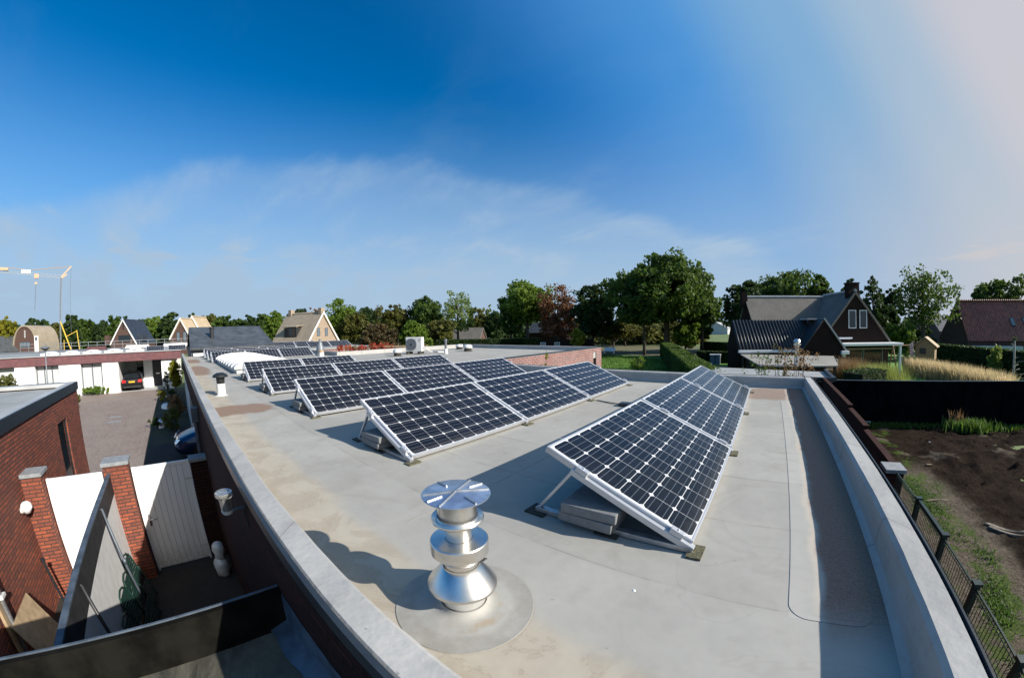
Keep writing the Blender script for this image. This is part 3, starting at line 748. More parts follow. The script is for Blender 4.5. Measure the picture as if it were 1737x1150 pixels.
first = None; firsts = None
for i, (xr, n_) in enumerate(zip(XR, NP)):
    y0 = Y0 if i < 5 else 1.60
    for j in range(n_):
        loc = (xr, y0 + j * (1.65 + GAP), .06)
        lab = 'tilted dark solar panel, %s in the %s' % (pos[n_][j], rown[i])
        if first is None: first = p_ = make_panel(lab, loc, 'solar panels on the flat roof')
        else: p_ = copy_tree(first); p_.location = loc; p_['label'] = lab
    for j in range(n_ + 1):
        yy = y0 + j * (1.65 + GAP) - GAP / 2
        if j == 0: yy = y0 - .012
        if j == n_: yy = y0 + n_ * 1.65 + (n_ - 1) * GAP + .012
        loc = (xr - .005, yy, .0)
        w_ = ['at the near end', 'under the first joint', 'under the second joint', 'at the far end'][j] if n_ == 3 else ['at the near end', 'under the joint', 'at the far end'][j]
        lab = 'triangular aluminium frame %s of the %s' % (w_, rown[i])
        if firsts is None: firsts = q_ = make_stand(lab, loc, 'triangular frames under the solar panels')
        else: q_ = copy_tree(firsts); q_.location = loc; q_['label'] = lab
# concrete ballast slabs
sl0 = None
for i, xr in enumerate(XR[:5]):
    for k in range(2):
        loc = (xr - .60 + (.012 if k else 0), 1.66 + .15, .036 + k * .062)
        lab = '%s grey ballast slab under the near end of the %s' % ('upper' if k else 'lower', rown[i])
        if sl0 is None:
            m = MB(); m.box(-.17, -.15, 0, .17, .15, .058)
            sl0 = b_ = m.build('ballast_slab', MATS['concrete_slab'], None, bevel=.005); tag(b_, lab, 'concrete slab', 'ballast slabs under the panel frames')
        else: b_ = sl0.copy(); COL.objects.link(b_); b_['label'] = lab
        b_.location = loc; b_.rotation_euler = (0, 0, R(2 if k else -1))
# cable duct between front rows
d_ = MB(); d_.box(-2.02, 4.86, .002, -1.66, 5.04, .055); cd = thing('cable_duct', 'dark cable tray lying on the roof between the two nearest panel rows', 'cable tray', (-1.85, 4.95, 0))
d_ = MB((-1.85, 4.95, 0)); d_.box(-2.02, 4.88, .002, -1.56, 5.02, .05); d_.build('tray', MATS['dark_trim'], cd, bevel=.004)
d_ = MB((-1.85, 4.95, 0)); d_.tube([(-2.48, 5.1, .012), (-2.3, 5.05, .010), (-2.03, 4.95, .02)], .008, 6); d_.build('cable', MATS['black_plastic'], cd, smooth=True)

# ------------------------------------------------------------------ metal flue
fx, fy = -.975, .845
fl = thing('flue_terminal', 'shiny stainless steel flue with a ribbed round cap and stacked rings on the flat roof', 'chimney', (fx, fy, 0))
def lat(name, prof, mat, n=64, auto=30): return MB().lathe(prof, (0, 0, 0), n).build(name, MATS[mat], fl, smooth=True, auto=auto)
lat('roof_collar', [(.292, .001), (.291, .003), (.20, .0045), (.15, .007), (.13, .008), (.112, .014), (.102, .024), (.0975, .034)], 'collar_membrane', auto=60)
lat('base_pipe', [(.0925, .02), (.0925, .135), (.090, .137), (.07, .138)], 'clear_band')
lat('cone_collar', [(.088, .122), (.134, .112), (.143, .118), (.1435, .130), (.138, .140), (.085, .205), (.0745, .212), (.0735, .222)], 'stainless')
lat('lower_pipe', [(.0715, .205), (.0715, .236), (.0745, .239), (.0745, .245), (.0715, .248), (.0715, .262), (.0745, .265), (.0745, .271), (.0715, .274), (.0715, .295)], 'stainless')
lat('drum', [(.072, .283), (.112, .283), (.1155, .287), (.1155, .338), (.112, .342), (.054, .347)], 'stainless')
lat('neck_pipe', [(.0525, .34), (.0525, .405), (.070, .430)], 'stainless')
lat('flared_ring', [(.060, .418), (.094, .424), (.1015, .432), (.103, .440), (.099, .446), (.083, .438), (.078, .444), (.078, .452)], 'stainless')
lat('top_pipe', [(.066, .43), (.0755, .434), (.0755, .515), (.070, .517), (.060, .517), (.058, .44)], 'stainless')
lat('inner_pipe', [(.045, .44), (.045, .535), (.0, .536)], 'black_plastic')
m = MB()
m.lathe([(.0, .5445), (.127, .5385), (.1305, .5375), (.1305, .540), (.127, .5415), (.0, .5480)], (0, 0, 0), 72)
m.build('cap', MATS['cap_metal'], fl, smooth=True, auto=30)
m = MB()
for a in (20, 75):
    for sgn in (1, -1):
        d = Vector((math.cos(R(a + 35)), math.sin(R(a + 35)), 0)) * sgn
        m.bar(d * .0 + Vector((0, 0, .5495)), d * .126 + Vector((0, 0, .5435)), .007, .007)
for a in (47, 137, 227, 317):
    d = Vector((math.cos(R(a + 35)), math.sin(R(a + 35)), 0)); m.bar(d * .062 + Vector((0, 0, .547)), d * .126 + Vector((0, 0, .5435)), .007, .006)
m.build('rib', MATS['galvanised'], fl, bevel=.001)
m = MB()
for a in (0, 90, 180, 270): d = Vector((math.cos(R(a)), math.sin(R(a)), 0)) * .07; MB().bar(d + Vector((0, 0, .50)), d + Vector((0, 0, .541)), .010, .003, d).build('cap_bracket', MATS['stainless'], fl)
m = MB(); a = R(60); d = Vector((math.cos(a), math.sin(a), 0)); m.bar(d * .075 + Vector((0, 0, .215)), d * .098 + Vector((0, 0, .22)), .018, .012); m.bar(d * .07 + Vector((-.02, 0, .222)), d * .1 + Vector((.012, 0, .222)), .005, .005)
m.build('band_clip', MATS['black_plastic'], fl)

# ------------------------------------------------------------------ other things on the roof
v = thing('roof_vent', 'white roof vent pipe with a black mushroom cap beside the left parapet', 'vent', (-7.95, .84, 0))
MB().lathe([(.17, .002), (.13, .01), (.115, .02), (.112, .25), (.10, .26), (0, .26)], n=32).build('pipe', MATS['white_plastic'], v, smooth=True, auto=40)
MB().lathe([(.09, .25), (.10, .26), (.112, .40), (.112, .42)], n=32).build('collar', MATS['black_plastic'], v, smooth=True, auto=40)
MB().lathe([(.10, .42), (.195, .40), (.20, .415), (.175, .455), (.12, .475), (.10, .488), (0, .492)], n=32).build('cap', MATS['black_plastic'], v, smooth=True, auto=40)
v.scale = (.8, .8, .9)
# barrel skylight
skl = thing('skylight', 'white ribbed barrel-vault skylight between the panel rows', 'skylight', (-14.7, 2.9, 0))
x0, x1, ya, yb = -17.6, -12.1, 1.80, 3.75
m = MB((-14.7, 2.9, 0)); m.box(x0, ya, 0, x1, yb, .12); m.build('curb', MATS['white_plastic'], skl, bevel=.01)
m = MB((-14.7, 2.9, 0)); n_ = 24; vs = []; nb_ = 12
for i in range(nb_ + 1):
    xx = x0 - .06 + (x1 - x0 + .12) * i / nb_
    for k in range(n_ + 1):
        a = math.pi * k / n_; vs.append((xx, 2.775 - 1.03 * math.cos(a), .13 + .235 * math.sin(a) ** .85))
fs = [(i * (n_ + 1) + k, (i + 1) * (n_ + 1) + k, (i + 1) * (n_ + 1) + k + 1, i * (n_ + 1) + k + 1) for i in range(nb_) for k in range(n_)]
fs += [tuple(range(n_ + 1)), tuple(range(nb_ * (n_ + 1), (nb_ + 1) * (n_ + 1)))]
m.add(vs, fs); fixn(m.build('vault', simple('acrylic', (.40, .41, .41), .35, 0, .05, 3), skl, smooth=True, auto=40))
rib0 = None
for i in range(9):
    xx = x0 - .04 + (x1 - x0 + .08) * i / 8
    if rib0 is None:
        m = MB(); m.tube([(0, 2.775 - 2.9 - 1.04 * math.cos(math.pi * k / 16), .135 + .24 * math.sin(math.pi * k / 16) ** .85) for k in range(17)], .03, 6)
        rib0 = r_ = m.build('rib', MATS['white_paint'], skl, smooth=True)
    else: r_ = rib0.copy(); COL.objects.link(r_); r_.parent = skl
    r_.location = (xx + 14.7, 0, 0)
# AC unit
ac = thing('air_conditioner', 'white outdoor air conditioning unit with a round fan on the far roof wing', 'air conditioner', (-14.75, 10.55, 0), R(32))
m = MB(); m.box(-.42, -.16, .12, .42, .18, .82); m.build('casing', MATS['white_plastic'], ac, bevel=.015)
m = MB(); m.tube([(-.13, -.16, .47), (-.13, -.178, .47)], .29, 32); m.build('fan_grille', MATS['crane_grey'], ac)
m = MB()
for k in range(9): m.box(-.13 - .27, -.186, .23 + k * .06, -.13 + .27, -.181, .24 + k * .06)
m.tube([(-.13, -.178, .47), (-.13, -.19, .47)], .05, 16); m.build('grille_bars', MATS['black_plastic'], ac)
MB().box(.24, -.163, .68, .37, -.161, .705).build('badge', MATS['window_frame'], ac); MB().box(.24, -.163, .60, .35, -.161, .615).build('badge', MATS['window_frame'], ac)
for sx in (-.3, .3):
    m = MB(); m.box(sx - .06, -.28, .0, sx + .06, .3, .12); m.build('foot', MATS['rubber_granulate'], ac)
m = MB(); m.tube([(.44, .05, .3), (.6, .05, .22), (.75, .1, .1), (1.5, .3, .05)], .03, 8); m.build('pipe', MATS['white_plastic'], ac, smooth=True)
def cowl(x, y, r_, h, name, label, mtop='white_plastic', hat=True):
    t = thing(name, label, 'vent', (x, y, 0))
    MB().lathe([(r_ * 1.25, .002), (r_ * .9, .03), (r_ * .85, h * .55)], n=24).build('pipe', MATS['rubber_granulate'], t, smooth=True, auto=40)
    MB().lathe([(r_ * .9, h * .45), (r_ * 1.1, h * .5), (r_ * 1.1, h * .72), (r_ * .8, h * .93), (0, h)], n=24).build('cap', MATS[mtop], t, smooth=True, auto=40)
    return t
cowl(-14.25, 9.2, .19, .33, 'dome_vent', 'domed metal vent on the wing, left of the air conditioning unit')
cowl(-13.75, 13.2, .22, .36, 'dome_vent', 'domed metal vent on the open wing roof, rightmost of the three')
cowl(-15.6, 14.3, .2, .30, 'dome_vent', 'small metal vent near the far corner of the wing parapet')
t = thing('vent_pipe', 'thin grey vent pipe with white foot standing right of the air conditioning unit', 'pipe', (-13.4, 11.4, 0))
MB().lathe([(.11, .0), (.075, .22), (.06, .24)], n=16).build('foot', MATS['white_plastic'], t, smooth=True)
MB().lathe([(.06, .22), (.06, .6), (.075, .62), (.075, .70), (0, .71)], n=16).build('pipe', MATS['crane_grey'], t, smooth=True, auto=40)
t = thing('vent_pipe', 'tall dark grey flue pipe with narrow top at the parapet corner behind the panels', 'pipe', (-18.6, 7.15, 0))
MB().lathe([(.24, .0), (.2, .25), (.19, .45), (.13, .52), (.12, .66), (.07, .7), (.07, .82), (0, .83)], n=20).build('pipe', MATS['crane_grey'], t, smooth=True, auto=40)
t = thing('vent_pipe', 'short pale vent stub with a yellowish top on the roof behind the panels', 'pipe', (-17.7, 6.85, 0))
MB().lathe([(.14, .0), (.12, .2), (.10, .2)], n=16).build('pipe', MATS['white_plastic'], t, smooth=True, auto=40)
MB().lathe([(.13, .2), (.14, .28), (0, .3)], n=16).build('cap', MATS['crane_orange'], t, smooth=True, auto=40)

# wall lamp hanging off the parapet
t = thing('wall_lamp', 'round clear glass lamp on a white bracket fixed below the left parapet edge', 'lamp', (-2.75, .2, 0))
MB().lathe([(.050, .045), (.062, .047), (.066, .055), (.066, .078), (.062, .083), (.0, .080), (.0, .076), (.058, .075), (.060, .06), (.050, .055)], n=40).build('glass', MATS['lamp_glass'], t, smooth=True, auto=40)
MB().lathe([(.040, -.06), (.046, .045), (.043, .045), (.037, -.06)], n=32).build('shade', MATS['lamp_glass'], t, smooth=True, auto=40)
MB().lathe([(.0, -.055), (.030, -.055), (.034, .03), (.0, .032)], n=24).build('bulb_holder', MATS['charcoal_board'], t, smooth=True, auto=40)
MB().lathe([(.0, -.085), (.036, -.083), (.043, -.07), (.043, -.058), (.0, -.056)], n=32).build('ring', MATS['white_plastic'], t, smooth=True, auto=40)
m = MB(); m.bar((.0, .035, -.07), (.0, .135, -.06), .028, .014); m.build('bracket', MATS['blue_flashing'], t, bevel=.004)
m = MB(); m.tube([(.0, .12, -.08), (.005, .13, -.22)], .005, 6); m.build('cable', MATS['green_plastic'], t)

# ------------------------------------------------------------------ low roof in the near-left corner
lr = thing('low_roof_building', 'low extension with a dirty dark bitumen roof in the bottom left corner', 'building', (0, 0, 0))
m = MB(); m.quad((-2.06, -3.4, -.6), (6, -3.4, -.6), (6, .34, -.6), (-2.06, .34, -.6)); m.build('roof', MATS['old_bitumen'], lr)
m = MB(); m.prism([(-2.125, -3.4, -.36), (-2.09, -3.4, -.36), (-2.03, -3.4, -.59), (-2.03, -3.4, -.7), (-2.125, -3.4, -.7)], (0, 3.73, 0)); m.build('parapet', simple('dark_bitumen', (.007, .0068, .0055), .95, 0, .5, 5, spec=.05, bump=.4), lr)
m = MB(); m.box(-2.145, -3.4, -.42, -2.127, .33, -.352); m.build('edge_trim', MATS['blue_flashing'], lr, bevel=.003)
m = MB(); m.box(-2.12, -3.4, GZ, -1.95, .33, -.7); m.build('wall', MATS['dark_brick'], lr)
n_ = 40; vs = []; fs = []; r = random.Random(4)
for i in range(n_ + 1):
    x_ = -2.10 + 3.2 * i / n_; wv_ = r.uniform(-.008, .008)
    vs += [(x_, .332, -.38 + wv_), (x_, .325, -.40 + wv_), (x_, .31 + wv_, -.555), (x_, .20 + wv_ * 2, -.585 + abs(wv_) * .5)]
for i in range(n_):
    for k in range(3): fs.append((i * 4 + k, i * 4 + k + 1, i * 4 + 5 + k, i * 4 + 4 + k))
m = MB(); m.add(vs, fs); m.build('flashing', MATS['blue_flashing'], lr, smooth=True)

# ------------------------------------------------------------------ passage with gates, pillars, screen
def pillar(label, x0, y0, x1, y1, top, mat='red_brick', cat='brick pillar', ov=.03, z0=GZ, capm='stone_cap'):
    o = ((x0 + x1) / 2, (y0 + y1) / 2, z0); t = thing('brick_pillar', label, cat, o)
    m = MB(o); m.box(x0, y0, z0, x1, y1, top - .06); m.build('shaft', MATS[mat], t)
    m = MB(o); m.box(x0 - ov, y0 - ov, top - .06, x1 + ov, y1 + ov, top); m.build('cap', MATS[capm], t, bevel=.006)
pillar('red brick pillar with flat stone cap between the two white gates', -7.55, -1.51, -7.2, -1.08, -.80)
pillar('red brick pillar with flat stone cap against the left brick building', -7.55, -2.95, -7.2, -2.60, -.82)
pillar('dark brick pier with grey cap between the right white gate and the downpipe', -7.6, .03, -7.35, .34, -.98, 'dark_brick')
def gate(label, y0, y1, plank, handle):
    o = (-7.4, (y0 + y1) / 2, GZ); t = thing('garden_gate', label, 'gate', o)
    m = MB(o)
    if plank:
        n_ = 9; w = (y1 - y0 - .08) / n_
        for k in range(n_): m.box(-7.415, y0 + .04 + k * w + .005, GZ + .06, -7.39, y0 + .04 + (k + 1) * w - .005, -1.04)
        m.build('panel', MATS['gate_white'], t); m = MB(o); m.box(-7.41, y0 + .04, GZ + .06, -7.399, y1 - .04, -1.04); m.build('backing', MATS['grey_render'], t); m = MB(o); m.box(-7.428, y0 + .04, GZ + .06, -7.416, y1 - .04, GZ + .16)
    else:
        m.box(-7.415, y0 + .04, GZ + .06, -7.39, y1 - .04, -1.04)
        for k in range(1, 8): yy = y0 + (y1 - y0) * k / 8; m.box(-7.39, yy - .004, GZ + .06, -7.386, yy + .004, -1.04)
    m.build('panel', MATS['gate_white'], t)
    m = MB(o); m.box(-7.43, y0, GZ + .02, -7.38, y0 + .045, -.985); m.box(-7.43, y1 - .045, GZ + .02, -7.38, y1, -.985); m.box(-7.43, y0 + .045, -1.045, -7.38, y1 - .045, -.99)
    m.build('frame', MATS['gate_white'], t, bevel=.004)
    if handle:
        m = MB(o); m.bar((-7.375, y0 + .12, -2.08), (-7.375, y0 + .12, -1.86), .03, .012, (1, 0, 0)); m.tube([(-7.36, y0 + .12, -1.95), (-7.33, y0 + .12, -1.95), (-7.33, y0 + .25, -1.95)], .01, 8); m.build('handle', MATS['stainless'], t, smooth=True)
        for z_ in (-1.35, -2.7): m = MB(o); m.box(-7.378, y1 - .14, z_, -7.37, y1, z_ + .04); m.build('hinge', MATS['white_plastic'], t)
gate('white planked garden gate with a steel lever handle, right of the pair', -1.05, .02, True, True)
gate('plain white gate panel between the two capped pillars, left of the pair', -2.58, -1.53, False, False)
# screen
o = (-4.8, -1.42, GZ); t = thing('privacy_screen', 'long grey screen with a dark top board running from the middle pillar', 'screen', o)
m = MB(o); m.box(-7.18, -1.435, GZ + .05, -2.2, -1.405, -1.32); m.build('panel', MATS['grey_board'], t)
m = MB(o); m.box(-7.18, -1.44, -1.32, -2.2, -1.40, -.99); m.build('top_board', MATS['charcoal_board'], t, bevel=.003)
m = MB(o); m.box(-7.19, -1.455, -.99, -2.2, -1.385, -.965); m.build('top_rail', MATS['blue_flashing'], t, bevel=.003)
for px_ in (-5.85, -3.98):
    m = MB(o); m.tube([(px_, -1.37, -1.05), (px_ + .0, -1.16, GZ + .02)], .02, 8); m.tube([(px_, -1.40, -1.05), (px_, -1.36, -1.05)], .012, 6); m.tube([(px_, -1.275, -1.9), (px_, -1.275, -1.82)], .026, 8)
    m.build('stay', MATS['downpipe_zinc' if px_ < -5 else 'black_plastic'], t, smooth=True)
# folded green chairs
ch = None
for k, (x_, dz, dy) in enumerate(((-6.35, 0, 0), (-5.85, -.03, .02), (-5.35, .02, .0), (-4.85, -.05, .03), (-4.35, -.04, .02))):
    lab = 'green slatted folding garden chair leaning on the grey screen, %s from the gate' % ['first', 'second', 'third', 'fourth', 'fifth'][k]
    if ch is None:
        ch = t = thing('folding_chair', lab, 'chair', (0, 0, 0), 0, 'green folding chairs stacked along the screen')
        arc = [(-.2, 0, 0), (-.22, 0, .55), (-.2, 0, .80), (-.12, 0, .9), (0, 0, .93), (.12, 0, .9), (.2, 0, .80), (.22, 0, .55), (.2, 0, 0)]
        MB().tube(arc, .014, 8).build('frame', MATS['green_plastic'], t, smooth=True)
        m = MB()
        for q in range(9): zz_ = .42 + q * .05; m.box(-.2, -.006, zz_, .2, .006, zz_ + .036)
        m.build('backrest', MATS['green_plastic'], t, bevel=.003)
        m = MB()
        for q in range(7): m.box(-.19, .04 + 0, .05 + q * .05, .19, .055, .086 + q * .05)
        m.build('seat', MATS['green_plastic'], t, bevel=.003)
        for sx in (-.2, .2): MB().tube([(sx, .04, 0), (sx, .03, .6)], .012, 6).build('leg', MATS['green_plastic'], t, smooth=True)
    else: t = copy_tree(ch); t['label'] = lab
    t.location = (x_, -1.16 + dy, GZ + .06 + dz); t.rotation_euler = (R(14), 0, R(-8))
# sacks
for k, (x_, y_, z_, sx, sz) in enumerate(((-6.72, .14, GZ + .012, .27, .34), (-6.74, .16, GZ + .34, .22, .30))):
    m = MB(); prof = []; n_ = 18
    vs = []; r = random.Random(k + 5); rings = 9
    for i in range(rings + 1):
        f = i / rings; w = sx * (.82 + .18 * math.sin(f * math.pi)) * (1 if f < .85 else (1 - (f - .85) * 3.2))
        for q in range(n_):
            a = 2 * math.pi * q / n_; rr_ = w * (1 + .07 * math.sin(3 * a + i) + r.uniform(-.05, .05)); vs.append((rr_ * .62 * math.cos(a), rr_ * .5 * math.sin(a), f * sz))
    fs = [(i * n_ + q, i * n_ + (q + 1) % n_, (i + 1) * n_ + (q + 1) % n_, (i + 1) * n_ + q) for i in range(rings) for q in range(n_)] + [tuple(range(n_))[::-1], tuple(range(rings * n_, (rings + 1) * n_))]
    m.add(vs, fs); o_ = m.build('plastic_sack', MATS['white_plastic'], None, smooth=True); o_.location = (x_, y_, z_)
    tag(o_, ['white plastic sack standing on the ground at the foot of the dark wall', 'smaller white plastic sack lying on top of the other sack by the dark wall'][k], 'sack')
# downpipe
t = thing('downpipe', 'dark zinc downpipe with a rectangular hopper on the shaded wall of the flat-roofed building', 'downpipe', (-8.0, .27, GZ))
m = MB(); m.tube([(0, 0, 0), (0, 0, 2.6)], .045, 12); m.build('pipe', MATS['downpipe_zinc'], t, smooth=True, auto=40)
m = MB(); m.box(-.1, -.08, 2.55, .1, .06, 2.82); m.build('hopper', MATS['downpipe_zinc'], t, bevel=.006)
for z_ in (.6, 1.5): m = MB(); m.box(-.06, -.055, z_, .06, .065, z_ + .06); m.build('bracket', MATS['downpipe_zinc'], t)

# left brick building
o = (-12.2, -6, GZ); t = thing('brick_outbuilding', 'red brick flat-roofed outbuilding filling the left edge of the picture', 'building', o)
m = MB(o); YW = -2.95; XE = -12.25
m.box(XE, YW - .22, GZ, -10.8, YW, .0); m.box(-9.95, YW - .22, GZ, -2.2, YW, .0); m.box(-10.8, YW - .22, -.58, -9.95, YW, .0)
m.box(XE, -5.4, GZ, XE + .2, YW - .22, .0); m.build('wall', MATS['red_brick'], t)
m = MB(o); m.box(-10.8, YW - .20, GZ, -9.95, YW - .05, -.58); m.build('window', MATS['glass_dark'], t)
m = MB(o); m.box(-10.8, YW - .048, GZ, -10.76, YW - .03, -.58); m.box(-9.99, YW - .048, GZ, -9.95, YW - .03, -.58); m.box(-10.76, YW - .048, -.62, -9.99, YW - .03, -.58); m.build('window_frame', MATS['window_frame'], t)
m = MB(o); m.quad((XE + .1, -5.2, -.03), (-2.2, -5.2, -.03), (-2.2, YW - .1, -.03), (XE + .1, YW - .1, -.03)); m.build('roof', MATS['grey_roofing'], t)
m = MB(o); m.box(XE - .02, YW - .24, .0, -2.2, YW - .01, .09); m.box(XE - .02, -5.4, .0, XE + .26, YW - .24, .09); m.box(XE - .02, -5.45, .0, -2.2, -5.2, .09); m.build('roof_edge', MATS['zinc_roof'], t, bevel=.01)
m = MB(o); m.box(XE - .04, YW - .009, -.10, -2.2, YW + .035, .10); m.box(XE - .045, -5.45, -.10, XE - .021, YW + .034, .10); m.build('edge_trim', MATS['dark_trim'], t)
t = thing('wall_light', 'white half-globe light on the red brick wall at the left', 'lamp', (-6.92, -2.95, -1.25))
m = MB(); m.tube([(0, 0, -.03), (0, .05, -.03)], .05, 16); m.build('mount', MATS['white_plastic'], t, smooth=True, auto=40)
o_ = MB().lathe([(.0, .10), (.05, .092), (.085, .06), (.10, .0), (.08, -.03), (.05, -.08), (.0, -.09)], (0, .10, 0), 24).build('globe', MATS['globe_white'], t, smooth=True)
# pipe + timber lath + leaning board on that wall
t = thing('wall_pipe', 'grey pipe with clips and a timber lath on the left brick wall', 'pipe', (-5.2, -2.87, GZ))
m = MB(); m.tube([(0, 0, 0), (0, 0, 2.0)], .035, 10); m.build('pipe', MATS['galvanised'], t, smooth=True, auto=40)
m = MB(); m.box(.05, -.04, 0, .13, .0, 1.75); m.build('lath', MATS['timber'], t)
m = MB(); m.box(-.06, -.05, 1.30, .06, .06, 1.34); m.build('clip', MATS['white_plastic'], t)
t = thing('wooden_board', 'weathered plywood board leaning on the left brick wall', 'board', (-5.5, -2.5, GZ))
m = MB(); m.prism([(-.45, .0, .02), (.35, .0, .02), (.42, -.35, .95), (-.35, -.35, .95)], (0, .015, 0.005)); m.build('panel', MATS['timber'], t)
m = MB(); m.tube([(0, 0, 0), (.02, -.12, 1.25)], .022, 8); m.lathe([(0, 1.30), (.035, 1.29), (.035, 1.24), (0, 1.22)], (.02, -.12, 0), 12)
tag(m.build('black_pole', MATS['black_plastic']), 'short black pole with a knob between the left pillar and the grey screen', 'pole'); bpy.context.scene.objects['black_pole'].location = (-6.12, -2.4, GZ)
# ------------------------------------------------------------------ white house across the court
o = (-42, -8, GZ); wb = thing('white_house', 'flat-roofed house with white wall panels under a long red brick band across the driveway', 'building', o)
m = MB(o); m.box(-36.2, -24, -.58, -35.4, .42, .08); m.build('brick_band', MATS['band_brick'], wb)
m = MB(o); m.box(-36.3, -24, .082, -35.3, .46, .13); m.build('roof_edge', MATS['zinc_roof'], wb)
m = MB(o); m.box(-60, -24, -.2, -36.2, .42, .05); m.build('roof', MATS['grey_roofing'], wb)
for y0, y1, x0, x1 in ((-13.6, -11.9, -36.1, -35.5), (-9.9, -8.1, -36.1, -35.5), (-6.3, -4.95, -36.1, -35.5), (-1.32, -.42, -36.4, -35.7)):
    m = MB(o); m.box(x0, y0, GZ, x1, y1, -.585); m.build('wall', MATS['white_render'], wb, bevel=.01)
m = MB(o); m.box(-40.8, -5.15, GZ, -36.1, -4.95, -.585); m.box(-41, -5.0, GZ, -40.8, -3.9, -.585); m.build('wall', MATS['white_render'], wb)
m = MB(o); m.box(-38.6, -3.05, GZ, -38.3, -2.25, -.585); m.box(-38.6, -3.05, GZ, -37.9, -2.2, -2.35); m.build('wall', MATS['white_render'], wb)
m = MB(o); m.box(-38.6, -1.3, GZ, -38.3, .42, -.585); m.build('wall', MATS['grey_render'], wb)
for y0, y1, n_ in ((-11.9, -9.9, 3), (-8.1, -6.3, 2), (-18, -13.6, 3)):
    f = MB(o); f.box(-35.98, y0, -.66, -35.9, y1, -.587)
    for k in range(n_ + 1):
        yy = y0 + (y1 - y0 - .06) * k / n_; f.box(-35.98, yy, GZ, -35.9, yy + .06, -.662)
    fr = f.build('window', MATS['downpipe_zinc'], wb)
    f = MB(o); f.box(-36.06, y0, GZ, -36.0, y1, -.6); f.build('blind', MATS['blind'], fr)
f = MB(o); f.box(-40.75, -3.9, GZ, -40.7, -2.9, -.6); dr = f.build('window', MATS['glass_dark'], wb)
f = MB(o); f.box(-38.5, -2.22, GZ + .05, -38.42, -1.32, -.6); dr = f.build('door', MATS['window_frame'], wb)
f = MB(o); f.box(-38.41, -1.95, -1.95, -38.39, -1.62, -1.87); f.build('letter_slot', MATS['chrome'], dr)
f = MB(o); f.box(-38.41, -1.46, -1.95, -38.36, -1.42, -1.62); f.build('handle', MATS['chrome'], dr)
m = MB(o); m.box(-60, -24, GZ, -41, .42, -.2); m.build('wall', MATS['grey_render'], wb)
# things on that roof
for k in range(5):
    o_ = (-37.2 - .2 * k, -3.6 - 1.9 * k, .05); t = thing('rooflight', 'low white rooflight on the white house, %s from the right' % ['first', 'second', 'third', 'fourth', 'fifth'][k], 'skylight', o_, 0, 'rooflights on the white house')
    MB().box(-.5, -.8, 0, .5, .8, .22).build('curb', MATS['white_plastic'], t, bevel=.02)
    MB().lathe([(.62, .22), (.55, .30), (.3, .35), (0, .37)], n=12).build('dome', MATS['white_plastic'], t, smooth=True)
for k, (x_, y_) in enumerate(((-37.6, -1.5), (-37.7, .5))):
    t = copy_tree(first); t.location = (x_ , y_ - 1.2, .08); t['label'] = 'solar panel on the white house roof, %s of the two' % ['left', 'right'][k]; t['group'] = 'solar panels on the white house'; t.rotation_euler = (0, 0, 0)
fe = thing('site_barrier', 'row of grey scaffold barriers at the building site behind the white house', 'barrier', (-60, -8, 0))
m = MB((-60, -8, 0))
for k in range(22): yy = -22 + k * 1.2; m.box(-60.03, yy, .0, -59.97, yy + .06, 1.0)
m.box(-60.02, -22, .5, -59.98, 3.8, .56); m.box(-60.02, -22, .92, -59.98, 3.8, .98); m.build('rails', MATS['crane_grey'], fe)
for k, (y_, w_, mt, nm, lb) in enumerate(((-7.2, 2.4, 'band_brick', 'timber_stack', 'red stack of boards on the building site, below the crane'), (-3.5, 3.0, 'white_plastic', 'insulation_stack', 'white flat stack of insulation on the building site'), (.0, 3.2, 'white_paint', 'roof_sheet_stack', 'white sheets lying on the building site behind the white house'))):
    m = MB(); n_ = 4
    for q in range(n_): m.box(-.6 + .04 * (q % 2), -w_ / 2 + .05 * q, q * .09, .6, w_ / 2 - .04 * q, q * .09 + .075)
    b_ = m.build(nm, MATS[mt], None, bevel=.01); b_.location = (-52, y_ * 1.35, .10); tag(b_, lb, 'building materials')
m = MB(); m.box(-62, -30, .02, -50, 6, .06); tag(m.build('site_floor', MATS['concrete_slab']), kind='structure')
t = thing('site_board', 'white upright panel standing on the building site near the round-roofed barn', 'panel', (-58, -19.0, 0))
m = MB(); m.box(-.05, -.28, 0, .05, .28, 1.95); m.build('panel', MATS['white_plastic'], t, bevel=.02); m = MB(); m.box(.051, -.15, 1.4, .06, .1, 1.8); m.build('marking', MATS['car_blue'], t)

# street lamp in the court
sl_d = 26.5; p = pol(-107.1, sl_d)
t = thing('street_lamp', 'slim dark street lamp with a shallow shade in front of the white house', 'street lamp', p)
MB().tube([(0, 0, 0), (0, 0, 3.75)], [.05, .035], 10).build('pole', MATS['crane_grey'], t, smooth=True)
MB().lathe([(0, 3.95), (.1, 3.94), (.30, 3.88), (.30, 3.85), (.08, 3.7), (0, 3.68)], n=24).build('lamp_head', MATS['crane_grey'], t, smooth=True, auto=40)
# cast covers in the paving
for k, (x_, y_) in enumerate(((-24.4, -3.85), (-23.0, -3.75))):
    m = MB(); m.box(-.16, -.42, 0, .16, .42, .012)
    for q in range(5): m.box(-.12 + q * .055, -.36, .012, -.095 + q * .055, .36, .018)
    b_ = m.build('drain_cover', MATS['crane_grey'], None); b_.location = (x_, y_, GZ + .009); tag(b_, 'rectangular drain cover in the brick driveway, %s of the two' % ['farther', 'nearer'][k], 'drain cover', 'drain covers in the driveway')

